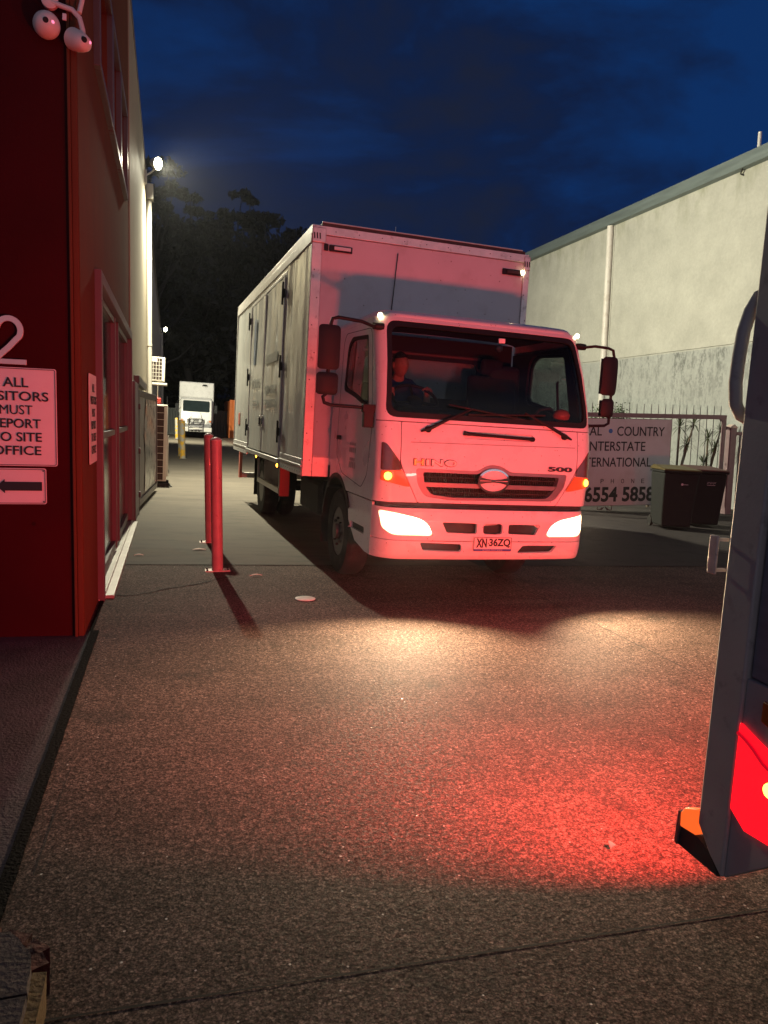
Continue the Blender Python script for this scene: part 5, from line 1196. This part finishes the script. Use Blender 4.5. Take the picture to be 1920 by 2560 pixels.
for x0, x1, lit in ((-1.19, -.935, 0), (.865, 1.12, 1)):
    fm_ = empty('front_marker', (0, 0, 0)); fm_.parent = CB
    MB().box(x0, x1, Y0-.014, Y0+.004, 3.43, 3.495).build('marker_base', MT['blackpl'], fm_, bevel=.006)
    MB().box(x0+.05, x1-.02, Y0-.03, Y0-.015, 3.445, 3.482).build('marker_lens', MT['clear'] if not lit else MT['chassis'], fm_, bevel=.005)
    if lit: MB().lathe([(.028, -.01), (.026, .012), (.012, .02)], Matrix.Translation((x1-.005, Y0-.022, 3.47)) @ Matrix.Rotation(rad(90), 4, 'X'), 14).build('marker_bulb', MT['marker'], fm_, smooth=60)
    else: MB().box(x0-.055, x0-.012, Y0-.012, Y0+.003, 3.43, 3.50).build('marker_bracket', MT['blackpl'], fm_, bevel=.004)
mb = MB(); mb.tube([(-.415, Y0-.004, 3.50), (-.44, Y0-.006, 3.1), (-.475, Y0-.006, 2.6)], .0055, 6); mb.build('marker_cable', MT['chassis'], CB)
mb = MB(); mb.tube([(-.36, Y0+.3, 3.69), (-.36, Y0+.3, 3.86)], .004, 6); mb.build('roof_wire', MT['sill'], CB)
# side doors
sd = empty('side_doors', (0, 0, 0)); sd.parent = CB
mb = MB(); mb.box(X0-.006, X0+.01, 3.345, 3.40, 1.12, 3.455); mb.box(X0-.006, X0+.01, 6.46, 6.525, 1.12, 3.455); mb.box(X0-.006, X0+.01, 3.401, 6.459, 3.415, 3.454); mb.build('doorway_frame', MT['alu'], sd, bevel=.003)
mb = MB(); mb.box(X0-.0, X0+.012, 3.40, 6.46, 1.12, 3.415); mb.build('doorway_gap', MT['chassis'], sd)
mb = MB(); mb.box(X0-.035, X0+.05, 3.36, 6.50, 1.055, 1.115); mb.build('door_sill', MT['sill'], sd, bevel=.006)
for k, (y0, y1) in enumerate(((3.425, 4.935), (4.965, 6.43))):
    lf = empty('door_leaf', (0, 0, 0)); lf.parent = sd
    panel('leaf_skin', [(y0, 1.14), (y1, 1.14), (y1, 3.395), (y0, 3.395)], [], bside(.012, 5+k, 1.2), MT['skin_al'], lf, -.02, GY, GZ, 60)
    for q0 in (y0, y1-.03): MB().box(X0-.022, X0-.008, q0, q0+.03, 1.14, 3.395).build('leaf_edge', MT['alu'], lf, bevel=.003)
    hy = y0-.03 if k == 0 else y1+.03
    for z in (3.18, 2.28, 1.46):
        mb = MB(); mb.box(X0-.045, X0-.023, hy-.05, hy+.07 if k == 0 else hy+.05, z-.05, z+.05); mb.tube([(X0-.045, hy, z-.14), (X0-.045, hy, z+.14)], .013, 8); mb.build('hinge', MT['chassis'], lf, bevel=.003)
    ly_ = y1-.11 if k == 0 else y0+.11
    MB().box(X0-.034, X0-.020, ly_-.075, ly_+.075, 1.50, 1.66).build('latch_plate', MT['chrome'], lf, bevel=.006)
    MB().box(X0-.042, X0-.034, ly_-.045, ly_+.045, 1.53, 1.63).build('latch_handle', MT['chassis'], lf, bevel=.004)
# faded signwriting ghosts
mb = MB(); mb.box(X0-.026, X0-.0245, 5.78, 5.95, 2.45, 3.15); mb.build('faded_stripe', MT['bluedecal'], sd)
mb = MB(); mb.box(X0-.0265, X0-.0245, 3.72, 4.72, 2.38, 2.50); mb.build('faded_band', MT['greydecal'], sd)
mb = MB()
def sdt(cy_, cz_): return lambda u, v, o: (X0-.0245-o, cy_-u, cz_+v)
add_text(mb, 'REMOVALS', 1.0, .12, sdt(4.2, 2.02), .02, .0015); add_text(mb, 'FURNITURE', 1.0, .12, sdt(4.2, 1.82), .02, .0015); add_text(mb, 'MOVING', .8, .14, sdt(5.7, 2.15), .02, .0015); add_text(mb, 'STORAGE', .6, .09, sdt(5.6, 1.85), .01, .0015)
mb.build('faded_signwriting', MT['greydecal'], sd)
MB().box(X0-.010, X0-.001, 7.62, 7.82, 1.49, 1.70).build('rear_plaque', MT['orange_trim'], CB, bevel=.003)
mb = MB(); mb.box(X0-.012, X0+.02, Y1-.05, Y1, Z0, 3.68); mb.build('rear_post', MT['alu'], CB, bevel=.004)
# small amber side lamps under the sill
for y, z in ((5.83, 1.02), (3.88, 1.00)):
    sl = empty('side_lamp', (0, 0, 0)); sl.parent = TR
    MB().box(-1.315, -1.285, y-.05, y+.05, z-.03, z+.045).build('lamp_base', MT['blackpl'], sl)
    MB().lathe([(.026, 0), (.022, .012), (.008, .018)], Matrix.Translation((-1.316, y, z)) @ Matrix.Rotation(rad(-90), 4, 'Y'), 12).build('lamp_lens', MT['bulb_amber'], sl, smooth=60)
# running gear
mb = MB(); mb.box(-.44, -.36, .8, 8.3, .72, .97); mb.box(.36, .44, .8, 8.3, .72, .97)
for y in (2.2, 3.6, 5.2, 7.6): mb.box(-.36, .36, y, y+.08, .76, .93)
for y in (2.2, 3.2, 4.3, 5.4, 6.6, 7.7): mb.box(-1.25, 1.15, y, y+.06, .98, 1.05)
mb.build('chassis_frame', MT['chassis'], TR)
mb = MB(); mb.box(-.40, .45, .45, 1.70, .60, 1.0); mb.tube([(-.9, 1.55, .49), (.9, 1.55, .49)], .06, 10); mb.tube([(-.9, 6.60, .50), (.9, 6.60, .50)], .09, 10); mb.lathe([(.03, -.2), (.2, -.1), (.2, .1), (.03, .2)], Matrix.Translation((0, 6.6, .5)) @ Matrix.Rotation(rad(90), 4, 'Y'), 16); mb.build('axle', MT['chassis'], TR)
MB().box(-1.05, -.5, 2.5, 3.6, .50, .90).build('battery_box', MT['chassis'], TR, bevel=.04); MB().box(.5, 1.05, 2.4, 3.9, .48, .90).build('fuel_tank', MT['chassis'], TR, bevel=.04)
mb = MB(); mb.prism([(4.21, .60), (6.2, .60), (6.2, 1.02), (4.21, 1.02)], lambda y, z: (-1.13, y, z), lambda y, z: (-1.10, y, z)); mb.build('toolbox_panel', mat('dark_maroon_panel', (.07, .012, .015), .5), TR)
sgd = empty('side_guard', (0, 0, 0)); sgd.parent = TR
MB().box(-1.24, -1.20, 4.17, 6.22, .585, .665).build('guard_rail', MT['sill'], sgd, bevel=.006)
MB().box(-1.235, -1.205, 6.20, 6.235, .666, 1.05).build('guard_upright', MT['sill'], sgd)
MB().box(-1.235, -1.205, 4.17, 4.20, .666, 1.05).build('guard_upright', MT['sill'], sgd)
MB().box(-1.235, -1.10, 4.10, 4.168, .56, 1.05).build('guard_flap', mat('guard_maroon', (.30, .03, .03), .5), sgd)
def wheel(x, y, r, w, s, dual=False):
    t = empty('wheel', (x, y, r)); t.parent = TR
    M = Matrix.Rotation(rad(90*s), 4, 'Y')
    MB().lathe([(r*.56, -w/2), (r*.92, -w/2), (r*.985, -w*.36), (r, -w*.2), (r, w*.2), (r*.985, w*.36), (r*.92, w/2), (r*.56, w/2*.96), (r*.55, w*.3)], M, 40).build('tyre', MT['rubber'], t, smooth=35)
    if not dual: prof = [(r*.57, w*.44), (r*.545, w*.40), (r*.52, w*.10), (r*.40, w*.28), (r*.30, w*.40), (r*.18, w*.42), (r*.17, w*.62), (.002, w*.64)]
    else: prof = [(r*.57, w*.46), (r*.54, w*.40), (r*.50, -w*.15), (r*.36, -w*.25), (r*.25, -w*.22), (r*.22, w*.10), (r*.12, w*.16), (.002, w*.17)]
    MB().lathe(prof, M, 36).build('rim', MT['steelwheel'], t, smooth=35)
    mb = MB()
    for k in range(8):
        a_ = 2*PI*k/8; mb.lathe([(.013, 0), (.013, .03), (.008, .035)], M @ Matrix.Translation((math.cos(a_)*r*.30, math.sin(a_)*r*.30, w*.40 if not dual else -w*.22)), 6)
    mb.build('wheel_nuts', MT['chassis'], t)
wheel(-.93, 1.55, .465, .24, -1); wheel(.93, 1.55, .465, .24, 1)
wheel(-.99, 6.60, .475, .24, -1, True); wheel(.93, 6.60, .475, .24, 1, True)
wheel(-.70, 6.60, .475, .22, -1, True); wheel(.64, 6.60, .475, .22, 1, True)
for s in (-1, 1):
    panel('mudguard', arc(.56, 0, 180, 16, (6.6, .50))+arc(.53, 180, 0, 16, (6.6, .50)), [], lambda y, z, s=s: (s*1.10, y, z), MT['blackpl'], TR, (-.5 if s < 0 else .5)*1.0)
    MB().box(s*.93-.15, s*.93+.15, 2.16, 2.18, .25, .95).build('mud_flap', MT['rubber'], TR)
    MB().box(s*.92-.2, s*.92+.2, 7.35, 7.37, .25, .95).build('mud_flap', MT['rubber'], TR)
ru = empty('rear_guard', (0, 0, 0)); ru.parent = TR
MB().box(-1.25, 1.15, 8.35, 8.45, .47, .57).build('guard_bar', MT['sill'], ru, bevel=.006)
mb = MB(); mb.box(-1.27, -1.22, 8.33, 8.46, .47, 1.0); mb.box(1.12, 1.17, 8.33, 8.46, .47, 1.0); mb.build('guard_upright', MT['orange_trim'], ru)
# lamps
for s in (-1, 1):
    for (px_, blend, size, e, tilt, yaw) in ((s*.80, .55, 100, 270, -13, -s*4), ):
        ld = bpy.data.lights.new('headlight_beam', 'SPOT'); ld.energy = 560; ld.color = (1., .74, .46); ld.spot_size = rad(130); ld.spot_blend = .9; ld.shadow_soft_size = .05
        lo = bpy.data.objects.new('headlight_beam', ld); COL.objects.link(lo); lo.parent = TR; lo.location = (s*.80, -.10, .76)
        lo.rotation_euler = (rad(90-11), 0, rad(180)+rad(s*17))

# ------------------------------------------------------------------ the driver
def skin_mesh(name, chains, m, parent, sub=2):
    vs = []; es = []; rs = []; root = []
    for ch in chains:
        pts = ch['p']; b = len(vs)
        for i, (p, r) in enumerate(pts): vs.append(p); rs.append(r)
        for i in range(len(pts)-1): es.append((b+i, b+i+1))
        if ch.get('at') is not None: es.append((ch['at'], b))
        root.append(b)
    me = bpy.data.meshes.new(name); me.from_pydata(vs, es, []); o = link(name, me, None, parent)
    md = o.modifiers.new('skin', 'SKIN'); md.use_smooth_shade = True
    sv_ = me.skin_vertices[0].data
    for i, r in enumerate(rs): sv_[i].radius = (r, r) if not isinstance(r, tuple) else r
    for i in range(len(rs)): sv_[i].use_root = (i == 0)
    sb = o.modifiers.new('sub', 'SUBSURF'); sb.levels = sub; sb.render_levels = sub
    dg = bpy.context.evaluated_depsgraph_get(); me2 = bpy.data.meshes.new_from_object(o.evaluated_get(dg))
    o.modifiers.clear(); o.data = me2; me2.materials.clear(); me2.materials.append(m)
    return o
TM = Matrix.Translation((2.83, 6.15, 0)) @ Matrix.Rotation(rad(2.0), 4, 'Z')
DR = empty('person', TM @ Vector((-.62, 1.12, 1.53)), rz=rad(2), label='driver in a dark navy shirt sitting behind the steering wheel with both hands on it', cat='person')
ORG = Vector((-.62, 1.12, 1.53))
def L3(x, y, z): return Vector((x, y, z))-ORG
# torso, legs, arms in local truck space
hips = L3(-.62, 1.13, 1.60)
wl = SWC+su*math.cos(rad(155))*.225+sv*math.sin(rad(155))*.225-ORG; wr_ = SWC+su*math.cos(rad(40))*.225+sv*math.sin(rad(40))*.225-ORG
chains = [
    dict(p=[(hips, .155), (L3(-.62, 1.17, 1.72), .15), (L3(-.62, 1.16, 1.84), .155), (L3(-.625, 1.13, 1.97), .15), (L3(-.63, 1.08, 2.05), .085), (L3(-.635, 1.03, 2.10), .058), (L3(-.64, 1.00, 2.15), .060)]),
    dict(p=[(L3(-.77, 1.12, 1.97), .075), (L3(-.84, 1.07, 1.90), .062), (L3(-.86, .98, 1.77), .050), (L3(-.84, .88, 1.80), .042), (wl+Vector((-.02, .07, .005)), .030), (wl+Vector((-.005, .02, .012)), .034)], at=3),
    dict(p=[(L3(-.48, 1.12, 1.97), .075), (L3(-.41, 1.07, 1.90), .062), (L3(-.38, .98, 1.78), .050), (L3(-.38, .88, 1.83), .042), (wr_+Vector((.02, .07, .005)), .030), (wr_+Vector((.005, .02, .012)), .034)], at=3),
    dict(p=[(L3(-.72, 1.05, 1.58), .095), (L3(-.74, .72, 1.60), .075), (L3(-.73, .66, 1.40), .055), (L3(-.73, .62, 1.14), .042)], at=0),
    dict(p=[(L3(-.52, 1.05, 1.58), .095), (L3(-.50, .72, 1.60), .075), (L3(-.51, .66, 1.40), .055), (L3(-.51, .62, 1.14), .042)], at=0),
]
# fingers curled round the rim, thumb on the near side
for base, d_, s in ((wl, -1, 0), (wr_, 1, 1)):
    at = 12 if s == 0 else 18
    tan = (su*math.sin(rad(155 if s == 0 else 40))*-1+sv*math.cos(rad(155 if s == 0 else 40))); rad_v = (base-(SWC-ORG)).normalized()
    for k, ln in enumerate((.9, 1., .95, .75)):
        b0 = base+tan*(.030-.020*k)+sa*.022
        chains.append(dict(p=[(b0+Vector((0, .01, 0)), .009), (b0+rad_v*.022*ln+sa*.004, .0088), (b0+rad_v*.030*ln-sa*.020, .0082), (b0+rad_v*.012-sa*.040*ln, .0075)], at=at))
    chains.append(dict(p=[(base+tan*.035+sa*.015-rad_v*.012, .011), (base+tan*.045-rad_v*.022, .010), (base+tan*.05-rad_v*.02-sa*.018, .009)], at=at))
bodyo = skin_mesh('body', chains, MT['skin'], DR)
# head joined to the same mesh
bm = bmesh.new(); bmesh.ops.create_uvsphere(bm, u_segments=32, v_segments=24, radius=1.)
HC = L3(-.642, .975, 2.215)
for v in bm.verts:
    x, y, z = v.co
    fx = .076*(1-.16*max(0, -z)-.04*max(0, z)); fy = .098; fz_ = .122
    p = Vector((x*fx, y*fy, z*fz_))
    if y < -.1:   # face side
        f = -y
        if z < -.2: p.y += .012*f*(-z-.2); p.x *= 1-.22*(-z-.2)
        p.y -= .022*math.exp(-((x/.17)**2+((z+.10)/.20)**2))*f      # nose
        p.y += .010*math.exp(-(((abs(x)-.38)/.18)**2+((z-.06)/.13)**2))*f  # eye sockets
        p.y -= .006*math.exp(-((x/.7)**2+((z-.25)/.10)**2))*f       # brow
        p.y -= .007*math.exp(-((x/.30)**2+((z+.48)/.08)**2))*f      # lips
        p.y += .004*math.exp(-((x/.32)**2+((z+.48)/.022)**2))*f     # mouth line
        p.y -= .010*math.exp(-((x/.3)**2+((z+.85)/.15)**2))*f       # chin
    v.co = p
for s in (-1, 1):
    r_ = bmesh.ops.create_uvsphere(bm, u_segments=12, v_segments=8, radius=1.)
    for v in r_['verts']: v.co = Vector((s*.077+v.co.x*.010, .008+v.co.y*.018, .0+v.co.z*.032))
bmesh.ops.rotate(bm, verts=bm.verts, matrix=Matrix.Rotation(rad(14), 3, 'Z') @ Matrix.Rotation(rad(-4), 3, 'Y'))
bmesh.ops.translate(bm, verts=bm.verts, vec=HC)
bm2 = bmesh.new(); bm2.from_mesh(bodyo.data); tmp = bpy.data.meshes.new('h'); bm.to_mesh(tmp); bm2.from_mesh(tmp); bm2.to_mesh(bodyo.data); bm.free(); bm2.free()
bodyo.data.polygons.foreach_set('use_smooth', [True]*len(bodyo.data.polygons))
# eyes, hair, clothes
HR = Matrix.Translation(HC) @ (Matrix.Rotation(rad(14), 3, 'Z') @ Matrix.Rotation(rad(-4), 3, 'Y')).to_4x4()
mb = MB()
for s in (-1, 1): mb.lathe([(.0, -.004), (.006, -.002), (.008, 0), (.006, .002), (.0, .004)], HR @ Matrix.Translation((s*.029, -.0795, .007)), 12)
mb.build('eyes', mat('eye_brown', (.06, .03, .025), .5), DR, smooth=60)  # small flat eyes in plain dark brown
mb = MB()
for s in (-1, 1): mb.tube([HR @ Vector((s*.014, -.0865, .027)), HR @ Vector((s*.030, -.084, .031)), HR @ Vector((s*.045, -.074, .025))], [.003, .0045, .002], 6)
mb.build('eyebrows', MT['hair'], DR, smooth=60)
vs = []; fs = []; nu, nv = 32, 12
for j in range(nv+1):
    th_ = PI*.56*j/nv
    for i in range(nu):
        ph = 2*PI*i/nu; x = math.sin(th_)*math.cos(ph); y = math.sin(th_)*math.sin(ph); z = math.cos(th_)
        if y < -.1: z = max(z, .62-.1*abs(x)); 
        k = 1/math.sqrt(x*x+y*y+z*z); n_ = 1+.03*mnoise.noise(Vector((x*6, y*6, z*6)))
        vs.append(HR @ Vector((x*k*.0815*n_, y*k*.104*n_+.004, z*k*.129*n_)))
for j in range(nv):
    for i in range(nu): fs.append((j*nu+i, j*nu+(i+1) % nu, (j+1)*nu+(i+1) % nu, (j+1)*nu+i))
MB().add(vs, fs).build('hair', MT['hair'], DR, smooth=70)
sh = [dict(p=[(hips+Vector((0, 0, .02)), .172), (L3(-.62, 1.17, 1.73), .166), (L3(-.62, 1.16, 1.84), .175), (L3(-.625, 1.12, 1.98), .172), (L3(-.63, 1.085, 2.06), .11), (L3(-.633, 1.055, 2.10), .074)]),
      dict(p=[(L3(-.77, 1.12, 2.01), .095), (L3(-.84, 1.07, 1.93), .080), (L3(-.865, .99, 1.79), .070)], at=3),
      dict(p=[(L3(-.48, 1.12, 2.01), .095), (L3(-.41, 1.07, 1.93), .080), (L3(-.375, .99, 1.80), .070)], at=3)]
skin_mesh('shirt', sh, MT['navy'], DR)
sh = [dict(p=[(L3(-.62, 1.14, 1.60), .165), (L3(-.62, 1.12, 1.56), .15)]), dict(p=[(L3(-.72, 1.05, 1.58), .108), (L3(-.74, .80, 1.60), .092)], at=0), dict(p=[(L3(-.52, 1.05, 1.58), .108), (L3(-.50, .80, 1.60), .092)], at=0)]
skin_mesh('shorts', sh, MT['trouser'], DR)

# ------------------------------------------------------------------ sky
w = bpy.data.worlds.new('World'); S.world = w; w.use_nodes = True
N = w.node_tree.nodes; L = w.node_tree.links; bg = N['Background']
tc = N.new('ShaderNodeTexCoord'); mp = N.new('ShaderNodeMapping'); mp.inputs['Scale'].default_value = (1.3, 1.3, 3.2); mp.inputs['Rotation'].default_value = (.2, .35, .4)
L.new(tc.outputs['Generated'], mp.inputs[0])
n1 = N.new('ShaderNodeTexNoise'); n1.inputs['Scale'].default_value = 1.6; n1.inputs['Detail'].default_value = 7; n1.inputs['Roughness'].default_value = .60; n1.inputs['Distortion'].default_value = .4
L.new(mp.outputs[0], n1.inputs['Vector'])
cr = N.new('ShaderNodeValToRGB'); e = cr.color_ramp.elements
e[0].position = .36; e[0].color = (.0035, .0235, .100, 1); e[1].position = .60; e[1].color = (.0085, .0125, .030, 1)
k = e.new(.50); k.color = (.0042, .0115, .043, 1)
L.new(n1.outputs['Fac'], cr.inputs[0])
# fill glow added to the unseen sky, low behind the viewer
sp = N.new('ShaderNodeSeparateXYZ'); L.new(tc.outputs['Generated'], sp.inputs[0])
m1 = N.new('ShaderNodeMapRange'); m1.inputs[1].default_value = .0; m1.inputs[2].default_value = -.9; m1.interpolation_type = 'SMOOTHSTEP'; L.new(sp.outputs['Y'], m1.inputs[0])
m2 = N.new('ShaderNodeMapRange'); m2.inputs[1].default_value = .75; m2.inputs[2].default_value = .0; m2.interpolation_type = 'SMOOTHSTEP'; L.new(sp.outputs['Z'], m2.inputs[0])
mm = N.new('ShaderNodeMath'); mm.operation = 'MULTIPLY'; L.new(m1.outputs[0], mm.inputs[0]); L.new(m2.outputs[0], mm.inputs[1])
gl = N.new('ShaderNodeVectorMath'); gl.operation = 'SCALE'; gl.inputs[0].default_value = (.56, .48, .53); L.new(mm.outputs[0], gl.inputs['Scale'])
br = N.new('ShaderNodeVectorMath'); br.operation = 'SCALE'; br.inputs['Scale'].default_value = 1.18; L.new(cr.outputs[0], br.inputs[0])
ad = N.new('ShaderNodeVectorMath'); ad.operation = 'ADD'; L.new(br.outputs[0], ad.inputs[0]); L.new(gl.outputs[0], ad.inputs[1])
L.new(ad.outputs[0], bg.inputs[0]); bg.inputs[1].default_value = 1.0

# thin haze volume added to give the lamps a lens-like bloom
hm = bpy.data.materials.new('lamp_bloom_haze'); hm.use_nodes = True; hn = hm.node_tree.nodes; hn.remove(hn['Principled BSDF'])
pv = hn.new('ShaderNodeVolumePrincipled'); pv.inputs['Density'].default_value = .00026; pv.inputs['Color'].default_value = (.92, .93, .95, 1); pv.inputs['Anisotropy'].default_value = .84
hm.node_tree.links.new(pv.outputs[0], hn['Material Output'].inputs['Volume'])
o = MB().box(-151, 151, -61, 261, -1.6, 45).build('haze', hm); tag(o, kind='stuff', label='thin haze added over the whole yard for the bloom of the lamps')
S.cycles.volume_bounces = 0

S.render.engine = 'CYCLES'
S.cycles.use_denoising = True
S.cycles.max_bounces = 6; S.cycles.diffuse_bounces = 3; S.cycles.glossy_bounces = 4; S.cycles.transparent_max_bounces = 12
S.cycles.sample_clamp_indirect = 3.0
S.cycles.caustics_reflective = False; S.cycles.caustics_refractive = False
S.view_settings.view_transform = 'Standard'; S.view_settings.look = 'None'; S.view_settings.exposure = 0; S.view_settings.gamma = 1
